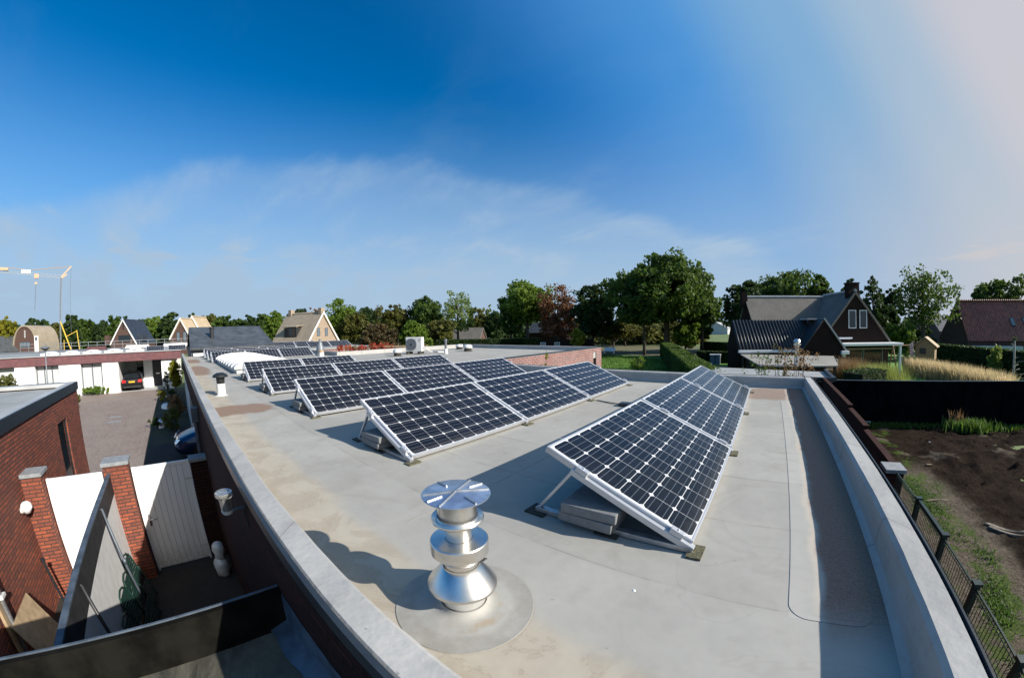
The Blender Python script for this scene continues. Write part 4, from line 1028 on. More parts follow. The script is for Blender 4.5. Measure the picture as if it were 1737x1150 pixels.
# ------------------------------------------------------------------ cars
def car(label, loc, rz, paint, wagon=True):
    t = thing('parked_car', label, 'car', loc, rz)
    # x = length (front +x), profile of body sides
    L_, Wd = 4.75, 1.82; hw = Wd / 2
    sta = [(-2.36, .42, .60, .86), (-2.30, .26, .92, .90), (-1.9, .2, .98, .91), (0, .2, .97, .91), (.9, .2, .94, .91), (1.7, .2, .84, .89), (2.2, .25, .70, .82), (2.37, .38, .56, .66)]
    vs = []; fs = []; n_ = 12
    for x, zb, zt, w in sta:
        ring = [(-w * .9, zb), (-w, zb + .12), (-w * 1.0, (zb + zt) / 2), (-w * .97, zt - .08), (-w * .88, zt), (-w * .4, zt + .03), (w * .4, zt + .03), (w * .88, zt), (w * .97, zt - .08), (w, (zb + zt) / 2), (w, zb + .12), (w * .9, zb)]
        vs += [(x, y, z) for y, z in ring]
    for i in range(len(sta) - 1):
        for k in range(n_): fs.append((i * n_ + k, i * n_ + (k + 1) % n_, (i + 1) * n_ + (k + 1) % n_, (i + 1) * n_ + k))
    fs += [tuple(range(n_)), tuple(range((len(sta) - 1) * n_, len(sta) * n_))]
    m = MB(); m.add(vs, fs); b_ = fixn(m.build('body', MATS[paint], t, smooth=True, auto=50))
    # cabin
    st2 = [(-2.22, .93, .80, .94, .78), (-1.85, .95, .76, 1.40, .60), (-1.5, .95, .80, 1.45, .60), (-.3, .95, .84, 1.47, .62), (.35, .94, .84, 1.40, .60), (1.15, .90, .82, .94, .78)]
    vs = []; fs = []; n_ = 6
    for x, zb, wb_, zt, wt in st2:
        vs += [(x, -wb_, zb - .04), (x, -(wb_ * .3 + wt * .7), zb + (zt - zb) * .78), (x, -wt * .86, zt), (x, wt * .86, zt), (x, wb_ * .3 + wt * .7, zb + (zt - zb) * .78), (x, wb_, zb - .04)]
    for i in range(len(st2) - 1):
        for k in range(n_ - 1): fs.append((i * n_ + k, i * n_ + k + 1, (i + 1) * n_ + k + 1, (i + 1) * n_ + k))
    m = MB(); m.add(vs, fs); fixn(m.build('roof', MATS[paint], t, smooth=True, auto=40))
    m = MB(); m.quad((-2.215, -.66, .99), (-2.215, .66, .99), (-1.905, .50, 1.34), (-1.905, -.50, 1.34)); m.build('rear_window', MATS['glass_dark'], t)
    m = MB(); m.quad((1.10, -.68, .985), (1.10, .68, .985), (.40, .5, 1.375), (.40, -.5, 1.375)); m.build('windscreen', MATS['glass_grey'], t)
    for s_ in (-1, 1):
        m = MB(); m.prism([(-1.85, s_ * .80, 1.0), (.75, s_ * .835, 1.0), (.25, s_ * .705, 1.34), (-1.6, s_ * .67, 1.36)], (0, s_ * .012, .004)); m.build('side_window', MATS['glass_dark'], t)
        m = MB(); m.prism([(-2.37, s_ * .50, .70), (-2.37, s_ * .82, .68), (-2.30, s_ * .87, .90), (-2.33, s_ * .55, .88)], (-.03, 0, 0)); m.build('tail_light', MATS['tail_red'], t, bevel=.01)
        m = MB(); m.prism([(2.36, s_ * .45, .56), (2.30, s_ * .72, .58), (2.12, s_ * .80, .74), (2.26, s_ * .48, .70)], (.035, s_ * .01, .02)); m.build('headlight', MATS['chrome'], t, bevel=.01)
        m = MB(); m.box(.72, s_ * .93, .92, .92, s_ * 1.07, 1.05); m.build('wing_mirror', MATS[paint], t, bevel=.03)
        for x in (-1.42, 1.42):
            m = MB(); m.tube([(x, s_ * .68, .32), (x, s_ * .915, .32)], .32, 24); w_ = m.build('wheel', MATS['tyre'], t)
            m = MB(); m.tube([(x, s_ * .916, .32), (x, s_ * .93, .32)], .20, 14); m.build('rim', MATS['chrome'], w_)
    m = MB(); m.box(-2.425, -.26, .68, -2.40, .26, .79); m.build('number_plate', MATS['plate_yellow'], t)
    m = MB(); m.box(-2.43, -.75, .26, -2.33, .75, .40); m.build('bumper', MATS['black_plastic'], t, bevel=.02)
    m = MB(); m.box(-2.40, -.4, .83, -2.37, .4, .855); m.build('trim_strip', MATS['chrome'], t)
    return t
car('black estate car with red tail lights parked at the white house', (-38.2, -3.95, GZ + .01), R(180), 'car_black')
car('dark blue car with bright headlights parked nose-out under the shaded white wall', (-14.9, 2.0, GZ + .01), R(-90), 'car_blue')

# ------------------------------------------------------------------ planting in the court
bush('hedge', 'low clipped green hedge in front of the white house windows', (-35.1, -7.1, GZ), .5, 1.5, .75, 'leaf_green', 'hedge', 60, .12, 30, 11, stems=False)
bush('shrub', 'small green bush at the corner of the red brick outbuilding', (-28.6, -7.1, GZ), .6, .5, 1.0, 'leaf_olive', 'shrub', 30, .12, 25, 12)
tree('small_tree', 'yellow-topped columnar young tree beside the white house entrance', -90.3, 30.8, -2.75, 1.6, 'leaf_yellow', base_frac=.12, dens=.5, leaf=.13, seed=21, trunk_r=.03, shell=.1, clump=.22)
bush('climbing_shrub', 'sparse climbing shrub against the right white wall panel', (-33.5, -.9, GZ), .45, .4, 1.9, 'leaf_dark', 'shrub', 22, .13, 14, 13)
bush('shrub', 'reddish-brown grass-like shrub in the shade beside the white brick wall', (-22.6, -.25, GZ), .6, .55, 1.25, 'leaf_rust', 'shrub', 40, .10, 34, 14)
bush('shrub', 'pale olive feathery shrub in the shade nearest the downpipe', (-19.3, -.5, GZ), .6, .55, 1.05, 'leaf_olive', 'shrub', 36, .09, 34, 15)
bush('shrub', 'dark green shrub between the driveway and the white brick wall', (-26.5, -.4, GZ), .55, .5, .95, 'leaf_dark', 'shrub', 36, .10, 30, 16)
bush('shrub', 'low yellow-green shrub at the edge of the driveway', (-28.8, -1.25, GZ), .4, .4, .9, 'leaf_yellow', 'shrub', 26, .09, 22, 17)
bush('shrub', 'dark low shrub at the near end of the planting bed', (-20.2, -1.2, GZ), .4, .5, .6, 'leaf_dark', 'shrub', 26, .09, 26, 18)
for k, (x_, y_, a_, b_, h_) in enumerate(((-26.0, -.85, .75, .35, .22), (-20.6, -1.05, .7, .22, .3))):
    r = random.Random(k); m = MB(); n_ = 10
    vs = [(a_ * math.cos(q * .628) * r.uniform(.8, 1.1), b_ * math.sin(q * .628) * r.uniform(.8, 1.1), 0) for q in range(n_)]
    vs += [(v_[0] * .85, v_[1] * .8, h_ * r.uniform(.8, 1.1)) for v_ in vs]
    m.add(vs, [tuple(range(n_))[::-1], tuple(range(n_, 2 * n_))] + [(q, (q + 1) % n_, n_ + (q + 1) % n_, n_ + q) for q in range(n_)])
    b2 = m.build('boulder', MATS['white_render'], None, bevel=.03); b2.location = (x_, y_, GZ); tag(b2, ['large pale stone in the shaded planting bed, farther one', 'upright pale stone in the shaded planting bed, nearer one'][k], 'stone')

# ------------------------------------------------------------------ slate-roofed block behind the panel rows
o = (-28, 3.5, 0); t = thing('slate_building', 'block with a dark grey slate roof and a black flue behind the farthest panel row', 'building', o)
m = MB(o); m.box(-33, .95, GZ, -25.6, 6.2, .45); m.build('wall', MATS['slate_wall'] if 'slate_wall' in MATS else simple('slate_wall', (.07, .08, .095), .8, 0, .15, 4), t)
def roof_quad(name, p, mat, parent, org, thick=.12, up=(0, 0, 1)):
    """p = eave-left, eave-right, ridge-right, ridge-left (world or local); UV in metres"""
    P = [Vector(q) - Vector(org) for q in p]; ex = (P[1] - P[0]).normalized(); nrm = (P[1] - P[0]).cross(P[3] - P[0]).normalized()
    if nrm.z < 0: nrm = -nrm
    ey = nrm.cross(ex)
    if ey.dot(P[3] - P[0]) < 0: ey = -ey
    lo = [q - nrm * thick for q in P]
    me = bpy.data.meshes.new(name); me.from_pydata([tuple(q) for q in P + lo], [], [(0, 1, 2, 3), (7, 6, 5, 4), (1, 0, 4, 5), (2, 1, 5, 6), (3, 2, 6, 7), (0, 3, 7, 4)]); me.update()
    uv = me.uv_layers.new(name='UVMap')
    for l in me.loops:
        q = me.vertices[l.vertex_index].co - P[0]; uv.data[l.index].uv = (q.dot(ex), q.dot(ey))
    me.materials.append(MATS[mat]); ob = bpy.data.objects.new(name, me); COL.objects.link(ob); ob.parent = parent
    return fixn(ob)
roof_quad('roof', [(-25.2, .88, .47), (-25.2, 6.43, .47), (-28.6, 6.10, 1.78), (-28.6, .95, 1.78)], 'slate', t, o)
roof_quad('roof', [(-33.2, 6.3, .3), (-33.2, .9, .3), (-28.6, .95, 1.78), (-28.6, 6.10, 1.78)], 'slate', t, o)
m = MB(o); m.prism([(-25.6, 6.15, .45), (-28.6, 6.05, 1.7), (-33, 6.15, .3)], (0, .05, 0)); m.build('gable', MATS['slate_wall'], t)
f_ = MB(o).tube([(-26.7, 1.95 + .45, .95), (-26.7, 1.95 + .45, 1.62)], .13, 12).build('flue', MATS['black_plastic'], t, smooth=True, auto=40)
MB(o).tube([(-26.7, 2.4, 1.62), (-26.7, 2.4, 1.72)], .17, 12).build('flue_cap', MATS['black_plastic'], f_, smooth=True, auto=40)
m = MB((-25.0, 1.5, 0)); m.box(-25.5, 1.05, 0, -24.95, 2.0, .16); tag(m.build('step_block', MATS['white_plastic'], None, bevel=.02), 'small white block on the roof in front of the slate-roofed block', 'block'); bpy.data.objects['step_block'].location = (-25.0, 1.5, 0)
# annex with more panels
o = (-28, 10, GZ); t = thing('brick_annex', 'flat-roofed brick annex with its own solar panels beyond the roof corner', 'building', o)
m = MB(o); m.box(-33, 6.9, GZ, -24.4, 13.6, .02); m.build('wall', MATS['lit_brick'], t)
m = MB(o); m.box(-33.05, 6.85, .02, -24.35, 13.65, .10); m.build('roof', MATS['grey_roofing'], t)
for k, (x_, y_) in enumerate(((-27.6, 5.4), (-27.6, 7.07), (-27.6, 8.74), (-25.2, 8.95), (-25.2, 10.62))):
    p_ = copy_tree(first); p_.location = (x_, y_, .16); p_['group'] = 'solar panels on the brick annex'
    p_['label'] = 'distant solar panel on the brick annex, %s' % ['leftmost', 'second from left', 'middle one', 'second from right', 'rightmost'][k]
# pergola with red creeper
o = (-21, 11.5, GZ); t = thing('pergola', 'low timber pergola overgrown with red leaves behind the roof wing', 'pergola', o)
m = MB(o)
for k in range(7):
    q = pol(-65 + k * 1.9, 25.5 - k * .3, 0); m.bar((q.x, q.y, GZ), (q.x, q.y, .12), .1, .1)
a_, b_ = pol(-66, 25.6), pol(-52.5, 23.6)
m.bar((a_.x, a_.y, .14), (b_.x, b_.y, .14), .12, .10)
for k in range(3): q = pol(-62 + 4.2 * k, 25.2, 0); m.bar((q.x, q.y, .1), (q.x + .5, q.y + .3, -.5), .06, .06)
m.build('frame', MATS['timber'], t)
cs_ = np.array([list(pol(rng.uniform(-66, -56), rng.uniform(24.0, 25.2), rng.uniform(-.45, .28))) for _ in range(60)]) - np.array(o)
leaves_mesh('creeper', cs_[:38], .26, 40, .13, MATS['leaf_red'], t); leaves_mesh('leaves', cs_[38:], .24, 20, .12, MATS['leaf_rust'], t)
bush('shrub', 'rust and straw coloured bush right of the air conditioning unit', tuple(pol(-51.3, 22.5)), .7, .7, 3.15, 'leaf_rust', 'shrub', 50, .11, 26, 31)

# ------------------------------------------------------------------ houses
def lf(a, d): # local frame helper: returns function mapping (x right, y away, z) to world, facing the camera along azimuth a
    ex = Vector((math.cos(R(a)), -math.sin(R(a)), 0)); ey = Vector((math.sin(R(a)), math.cos(R(a)), 0)); O = pol(a, d, 0)
    return lambda x, y, z: O + ex * x + ey * y + Vector((0, 0, z))
def gable_house(name, label, az, d, hw, depth, eave, ridge, wall, roofm, rot=0, barge=None, roofov=.25, cat='house', ridge_along=False, th=.25):
    """gable end faces the camera; rot turns it (deg, + = ridge runs off to the right)"""
    O = pol(az, d, GZ); t = thing(name, label, cat, O, R(-az - rot))
    ev, rg = eave - GZ, ridge - GZ
    m = MB(); m.prism([(-hw, 0, 0), (hw, 0, 0), (hw, 0, ev), (0, 0, rg - .1), (-hw, 0, ev)], (0, depth, 0)); m.build('wall', MATS[wall], t)
    sl_ = (rg - ev) / hw; e = roofov
    for s_ in (-1, 1):
        P = [(s_ * (hw + e), -e, ev - e * sl_ + .12), (s_ * (hw + e), depth + e, ev - e * sl_ + .12), (0, depth + e, rg + .12), (0, -e, rg + .12)]
        roof_quad('roof', P, roofm, t, (0, 0, 0), th)
        if barge:
            m = MB(); q = [(s_ * (hw + e), -e - .05, ev - e * sl_ + .12), (0, -e - .05, rg + .12), (0, -e - .05, rg - .35), (s_ * (hw + e - .3), -e - .05, ev - e * sl_ - .12)]
            m.prism(q, (0, .06, 0)); m.build('barge_board', MATS[barge], t)
    return t
def lwin(t, x0, z0, x1, z1, y=-.06, fm='window_frame', gm='glass_dark', nx=1, nz=1, fw=.07):
    """window in the gable wall: frame with a pane"""
    z0 -= 0; f = MB(); f.box(x0, y, z0, x1, y + .05, z0 + fw); f.box(x0, y, z1 - fw, x1, y + .05, z1)
    for k in range(nx + 1): xx = x0 + (x1 - x0 - fw) * k / nx; f.box(xx, y, z0 + fw, xx + fw, y + .05, z1 - fw)
    for k in range(1, nz): zz_ = z0 + (z1 - z0) * k / nz; f.box(x0 + fw, y + .01, zz_ - .02, x1 - fw, y + .045, zz_ + .02)
    fo = f.build('window', MATS[fm], t); g = MB(); g.box(x0 + fw * .5, y + .02, z0 + fw * .5, x1 - fw * .5, y + .04, z1 - fw * .5); g.build('pane', MATS[gm], fo)
# blue-roofed house
t = gable_house('gabled_house', 'brick house with dark blue tiled roof, white gable boards and a dormer', -97.05, 112, 3.9, 11, .2, 6.0, 'brown_brick', 'blue_tiles', rot=30, barge='white_paint')
lwin(t, -1.5, 3.45, 2.1, 5.1, nx=4); lwin(t, -.18, 6.6, .18, 8.1)
m = MB(); m.prism([(4.15, 3, 3.6), (4.15, 5.6, 3.6), (4.15, 5.6, 5.2), (4.15, 3, 5.2)], (-1.4, 0, 0)); m.build('dormer', MATS['blue_tiles'], t)
m = MB(); m.box(-6.4, 1, 3.0, -5.2, 2.2, 5.2); m.build('chimney', MATS['brown_brick'], t)
# straw-roofed house behind
t = gable_house('gabled_house', 'brown brick house with straw-coloured thatch and double white gable boards', -89.25, 105, 3.1, 7, 1.0, 5.8, 'brown_brick', 'thatch_new', rot=28, barge='white_paint', th=.45)
lwin(t, -1.2, 3.2, -.2, 5.4, gm='glass_grey'); lwin(t, .7, 3.2, 1.7, 5.4, gm='glass_grey')
hb = pol(-89.05, 112, GZ); m = MB()
for s_ in (-1, 1):
    roof_quad('rear_roof', [(s_ * 3.9 + .3, 6, 3.6), (s_ * 3.9 + .3, 15, 3.6), (.3, 15, 9.65), (.3, 6, 9.65)], 'thatch_new', t, (0, 0, 0), .5)
    m = MB(); m.prism([(s_ * 3.9 + .3, 5.95, 3.6), (.3, 5.95, 9.65), (.3, 5.95, 9.1), (s_ * 3.5 + .3, 5.95, 3.3)], (0, .06, 0)); m.build('barge_board', MATS['white_paint'], t)
# pale thatched house
t = gable_house('thatched_house', 'pale brick house with a steep beige thatched roof, two chimneys and a dark dormer', -68.45, 92, 5.1, 13.0, -.55, 6.2, 'tan_brick', 'thatch_pale', rot=-45, barge='white_paint', roofov=.35, th=.5)
lwin(t, -2.1, 3.4, -1.1, 5.3, nz=2, gm='glass_grey'); lwin(t, .6, 3.4, 1.6, 5.3, nz=2, gm='glass_grey')
for y0_ in (.0, 11.2):
    m = MB(); m.box(-.65, y0_ - .05, 7.8, .65, y0_ + 1.0, 10.1); m.build('chimney', MATS['tan_brick'], t)
m = MB(); m.prism([(-4.6, 4.6, 3.2), (-4.6, 4.6, 5.6), (-2.3, 4.6, 5.6)], (0, 4.6, 0)); dm_ = m.build('dormer', MATS['window_frame'], t)
m = MB(); m.box(-4.66, 5.0, 3.4, -4.61, 8.8, 5.3); m.build('pane', MATS['glass_dark'], dm_)
m = MB(); m.prism([(-4.9, 4.3, 5.65), (-4.9, 9.5, 5.65), (-1.8, 9.5, 6.1), (-1.8, 4.3, 6.1)], (0, 0, .15)); m.build('dormer_roof', MATS['thatch_pale'], t)
# round-roofed barn at left
d_ = 118; O = pol(-109.5, d_, GZ); t = thing('round_roof_barn', 'barn with a rounded grey thatched roof and brown brick front at the far left', 'barn', O, R(109.5 - 40))
hw, rg, dep = 3.6, 8.0, 9.0
arc = [(hw * math.cos(a) * (1.0 if True else 1), 0, 2.0 + (rg - 2.0) * math.sin(a) ** .8) for a in [math.pi * k / 18 for k in range(19)]]
m = MB(); m.prism([(hw, 0, 0)] + arc + [(-hw, 0, 0)], (0, dep, 0)); m.build('wall', MATS['brown_brick'], t)
m = MB(); vs = []; A2 = [(x * 1.08, z * 1.03) for x, _, z in arc]
for y_ in (-.3, dep + .3): vs += [(x, y_, z) for x, z in A2]
for y_ in (-.3, dep + .3): vs += [(x * .93, y_, z - .35) for x, z in A2]
k_ = len(A2); fs = []
for i in range(k_ - 1): fs += [(i, i + 1, k_ + i + 1, k_ + i), (2 * k_ + i + 1, 2 * k_ + i, 3 * k_ + i, 3 * k_ + i + 1), (i + 1, i, 2 * k_ + i, 2 * k_ + i + 1), (k_ + i, k_ + i + 1, 3 * k_ + i + 1, 3 * k_ + i)]
m.add(vs, fs); fixn(m.build('roof', MATS['thatch_pale'], t, smooth=True, auto=40))
lwin(t, -1.8, 3.2, 1.6, 4.4, nx=3, gm='glass_grey'); lwin(t, -.15, 5.4, .15, 7.0, fm='white_paint')
t = gable_house('gabled_house', 'dark-roofed house cut by the left edge of the picture', -113.5, 120, 4, 8, -.5, 2.8, 'brown_brick', 'slate', rot=60)
# yellow crane
d_ = 84; O = pol(-105.15, d_, GZ); t = thing('tower_crane', 'tall thin tower crane with an orange jib and yellow base frame above the building site', 'crane', O, R(105.15))
zt = hz(7.35, d_) - GZ; za = hz(8.75, d_) - GZ
m = MB(); m.tube([(0, 0, 0), (0, 0, zt)], .16, 6); m.build('mast', MATS['crane_grey'], t)
m = MB(); zj = hz(7.75, d_) - GZ; L_ = 12.2
m.bar((0, 0, zt), (-L_, 0, zj), .10, .10); m.bar((0, 0, zt + .5), (-L_, 0, zj + .35), .07, .07)
for k in range(16): x0_ = -L_ * k / 16; x1_ = -L_ * (k + .5) / 16; m.bar((x0_, 0, zt + (zj - zt) * k / 16), (x1_, 0, zt + .45 + (zj - zt) * k / 16), .05, .05); m.bar((x1_, 0, zt + .45 + (zj - zt) * k / 16), (x0_ - L_ / 16, 0, zt + (zj - zt) * (k + 1) / 16), .05, .05)
m.build('jib', MATS['crane_grey'], t)
m = MB(); m.bar((0, 0, zt + .2), (1.7, 0, za), .22, .22); m.bar((.1, 0, zt), (1.0, 0, zt + .7), .3, .25); m.build('boom_head', MATS['crane_orange'], t); m = MB(); m.bar((-9.5, 0, zj + .55), (-L_, 0, zj + .5), .5, .45); m.build('boom_head', MATS['crane_orange'], t)
m = MB(); m.tube([(1.7, 0, za), (-.2, 0, za - .3), (-6, 0, za - 1.0), (-9.5, 0, zj + .8)], .05, 4); m.build('stay_cable', MATS['crane_orange'], t)
m = MB(); m.tube([(1.65, 0, za), (2.0, 0, 5.5)], .025, 4); m.build('hoist_rope', MATS['crane_grey'], t); m = MB(); m.tube([(-4.5, 0, zt - .9), (-4.6, 0, 9.5)], .05, 4); m.build('hoist_rope', MATS['crane_grey'], t)
m = MB(); m.box(-4.9, -.3, zt - .2, -4.1, .3, zt + .5); m.build('trolley', MATS['crane_orange'], t); m = MB(); m.box(-4.75, -.15, zt - 1.2, -4.3, .15, zt - .85); m.build('hook_block', MATS['crane_orange'], t)
m = MB(); m.box(-7.2, -.12, zt + .55, -5.6, .12, zt + 1.15); m.build('sign', MATS['white_plastic'], t)
m = MB(); m.bar((.0, 0, 7.6), (2.3, 0, 1.5), .30, .22); m.bar((.6, 0, 1.5), (.6, 0, 4.4), .12, .12); m.bar((.9, 0, 4.9), (3.0, 0, 5.9), .1, .1); m.bar((3.0, 0, 6.0), (3.5, 0, 2.0), .18, .15); m.build('base_frame', MATS['crane_yellow'], t)

# big dark house on the right ----------------------------------------------------
TH = 20.4; O = Vector((7.86, 35.1, GZ)); t = thing('thatched_house', 'large dark brick house with a grey thatched roof and white veranda at the right', 'house', O, R(TH))
# local: x = e along the main ridge (right), y = f away; gable apex at x=0,y=0
hw, rgz, evz = 3.55, 3.80 - GZ, -.15 - GZ
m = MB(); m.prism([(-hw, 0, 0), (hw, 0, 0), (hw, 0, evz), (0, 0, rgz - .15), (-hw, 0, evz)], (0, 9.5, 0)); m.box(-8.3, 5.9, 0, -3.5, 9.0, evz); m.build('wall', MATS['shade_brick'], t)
sl_ = (rgz - evz) / hw
def rq(P, mat='thatch_grey', th=.16, nm='roof'): return roof_quad(nm, P, mat, t, (0, 0, 0), th)
for s_ in (-1, 1): rq([(s_ * (hw + .3), -.15, evz - .3 * sl_ + .12), (s_ * (hw + .3), 9.7, evz - .3 * sl_ + .12), (0, 9.7, rgz + .12), (0, -.15, rgz + .12)])
# main roof, ridge along local x through J (y ~ 5.9)
yj = 5.75; hm = 3.6
rq([(-8.5, yj - hm, evz + .05), (.2, yj - hm, evz + .05), (.2, yj, rgz - .02), (-8.5, yj, rgz - .02)])
rq([(-8.5, yj + hm, evz + .05), (.2, yj + hm, evz + .05), (.2, yj, rgz - .02), (-8.5, yj, rgz - .02)])
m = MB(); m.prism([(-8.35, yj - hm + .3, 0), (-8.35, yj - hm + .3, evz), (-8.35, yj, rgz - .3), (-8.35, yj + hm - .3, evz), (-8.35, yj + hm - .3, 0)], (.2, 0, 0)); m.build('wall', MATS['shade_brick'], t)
m = MB()
for k in range(58): x_ = -8.6 + k * .15; m.tube([(x_, yj, rgz + .0), (x_ + .13, yj, rgz + .02)], .13, 8)
for k in range(40): y_ = -.2 + k * .15; m.tube([(0, y_, rgz + .15), (0, y_ + .13, rgz + .16)], .12, 8)
m.build('ridge_tiles', MATS['zinc_roof'], t, smooth=True, auto=40)
m = MB(); m.box(-.55, .1, rgz - .6, .55, .8, rgz + .75); m.box(-.6, .05, rgz + .75, .6, .85, rgz + .85); m.build('chimney', MATS['shade_brick'], t)
m = MB(); m.box(-8.9, yj - .4, rgz - 1.0, -8.35, yj + .3, rgz + .5); m.build('chimney', MATS['shade_brick'], t)
for x0_ in (-.75, .38): lwin(t, x0_, 3.85, x0_ + .78, 5.35, fm='white_paint', gm='glass_dark', fw=.06)
# veranda
m = MB(); m.box(-3.0, -1.5, 2.48, 4.05, .0, 2.68); m.build('veranda_roof', MATS['white_paint'], t, bevel=.02)
m = MB(); m.box(3.75, -1.4, 0, 3.93, -1.22, 2.48); m.build('post', MATS['white_paint'], t)
m = MB(); m.box(-1.9, -1.35, 2.18, 3.3, -1.28, 2.30); m.build('awning_rail', MATS['pine'], t)
for x0_, x1_ in ((-1.6, .7), (.8, 2.9)): lwin(t, x0_, .1, x1_, 2.15, fm='stone_cap', gm='glass_dark', nx=1)
m = MB(); m.box(-2.0, -.1, 2.98, -.4, -.02, 3.12); m.build('awning_box', MATS['white_paint'], t)
# garage building in front (L shaped tiled roof)
O = Vector((4.15, 29.2, GZ)); t = thing('tiled_outbuilding', 'low dark brick garage with ribbed black roof and white gutter before the dark house', 'garage', O, R(TH))
gz_, rz_ = -.60 - GZ, 1.50 - GZ; hg = 1.75
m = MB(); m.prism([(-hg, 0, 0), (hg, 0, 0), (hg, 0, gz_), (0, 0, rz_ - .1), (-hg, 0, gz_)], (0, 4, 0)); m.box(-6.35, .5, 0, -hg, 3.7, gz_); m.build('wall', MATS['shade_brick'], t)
sg_ = (rz_ - gz_) / hg
for s_ in (-1, 1): rq([(s_ * (hg + .15), -.1, gz_ - .15 * sg_ + .06), (s_ * (hg + .15), 4.4, gz_ - .15 * sg_ + .06), (0, 4.4, rz_ + .06), (0, -.1, rz_ + .06)], 'black_tiles', .08)
rq([(-6.4, .30, gz_ + .02), (-.2, .30, gz_ + .02), (-.2, 2.4, rz_ - .01), (-6.4, 2.4, rz_ - .01)], 'black_tiles', .08)
rq([(-6.4, 3.9, gz_ + .02), (-.2, 3.9, gz_ + .02), (-.2, 2.4, rz_ - .01), (-6.4, 2.4, rz_ - .01)], 'black_tiles', .08)
# real roll ribs of the tiles on the slope we see
m = MB()
for k in range(24):
    x_ = -6.3 + k * .26
    zc = None
    top_ = Vector((x_, 2.38, rz_ + .02)); bot_ = Vector((x_, .30, gz_ + .05))
    # stop ribs at the valley with the cross wing
    f_ = 1.0
    if x_ > -hg - .1: 
        zv = rz_ - sg_ * abs(x_) + .05; fr_ = (zv - (gz_ + .05)) / (rz_ - gz_); bot_ = bot_.lerp(top_, max(0, min(1, fr_)))
    m.tube([bot_, top_], .055, 6)
m.build('tile_rolls', MATS['black_tiles'], t, smooth=True)
m = MB(); m.prism([(-6.35, .5, 0), (-6.35, .5, gz_), (-6.35, 2.4, rz_ - .1), (-6.35, 3.8, gz_), (-6.35, 3.8, 0)], (.15, 0, 0)); m.build('wall', MATS['shade_brick'], t)
m = MB(); m.bar((0, -.16, rz_ + .1), (hg + .2, -.16, gz_ - .2 * sg_ + .1), .05, .12); m.build('verge', MATS['zinc_roof'], t)
m = MB(); m.box(-.75, 1.1, rz_ + .02, .1, 2.4, rz_ + .12); m.build('ridge_cap', MATS['zinc_roof'], t)
m = MB(); m.box(-6.5, .14, gz_ - .16, -hg, .30, gz_ + .02); m.build('gutter', MATS['white_paint'], t, bevel=.02); m = MB(); m.box(hg - .3, -.25, gz_ - .32, hg + .35, -.05, gz_ - .08); m.build('gutter', MATS['white_paint'], t, bevel=.02)
lwin(t, -1.3, 1.0, 1.25, 1.75, fm='white_paint', gm='glass_dark', y=-.06)
t2 = MB().tube([(1.72, -.06, 2.02), (1.72, -.12, 2.02)], .14, 16).build('wall_clock', MATS['white_plastic'], t)
# carport roof and its steel flue
def zpoly(name, label, cat, pts, th, matr, wallm=None, z=None):
    cx_ = sum(p[0] for p in pts) / len(pts); cy_ = sum(p[1] for p in pts) / len(pts)
    t = thing(name, label, cat, (cx_, cy_, GZ)); m = MB((cx_, cy_, GZ)); m.prism([(p[0], p[1], z) for p in pts], (0, 0, th)); m.build('roof', MATS[matr], t)
    if wallm: m = MB((cx_, cy_, GZ)); m.prism([(cx_ + (p[0] - cx_) * .96, cy_ + (p[1] - cy_) * .96, GZ) for p in pts], (0, 0, z - GZ - .002)); m.build('wall', MATS[wallm], t)
    return t
P4 = [pol(-4.0, 27.4), pol(-.93, 19.6), pol(10.3, 20.8), pol(9.6, 27.2)]
simple('beige_roofing', (.25, .235, .205), .8, 0, .15, .8)
ct = zpoly('carport', 'flat grey carport roof in front of the tiled garage', 'carport', [tuple(p[:2]) for p in P4], .06, 'beige_roofing', None, -.90)
for k, az_, dd in ((0, -3.6, 26.8), (1, -.7, 20.2), (2, 9.8, 21.2)):
    q = pol(az_, dd); m = MB(tuple(ct.location)); m.box(q.x - .07, q.y - .07, GZ, q.x + .07, q.y + .07, -.902); m.build('post', MATS['dark_wood'], ct)
m = MB(tuple(ct.location)); q = pol(4, 26.5); m.box(-1.4, 26.0, GZ, 3.9, 26.3, -.95); m.build('rear_wall', MATS['dark_wood'], ct)
q = pol(4.35, 20.6, -.8); t = thing('steel_flue', 'small stainless flue with a round cap standing on the carport roof', 'chimney', q)
MB().lathe([(.16, 0), (.13, .25), (.11, .9), (.13, .92), (.2, .95), (.2, 1.02), (.12, 1.05), (.12, 1.1), (.19, 1.13), (.15, 1.22), (0, 1.25)], n=20).build('pipe', MATS['stainless'], t, smooth=True, auto=40)
# brick shed with dark roof between
P4 = [(-2.2, 15.6), (2.7, 15.8), (2.75, 18.6), (-2.6, 19.3)]
t = zpoly('brick_shed', 'low dark red brick shed with a grey flat roof just beyond the parapet corner', 'shed', P4, .08, 'grey_roofing', 'dark_brick', -1.02)
m = MB(tuple(t.location)); m.bar((2.72, 15.7, -.9), (2.76, 18.6, -.9), .12, .16); m.bar((-2.3, 15.55, -.9), (2.8, 15.75, -.9), .12, .14); m.build('roof_edge', MATS['dark_trim'], t)
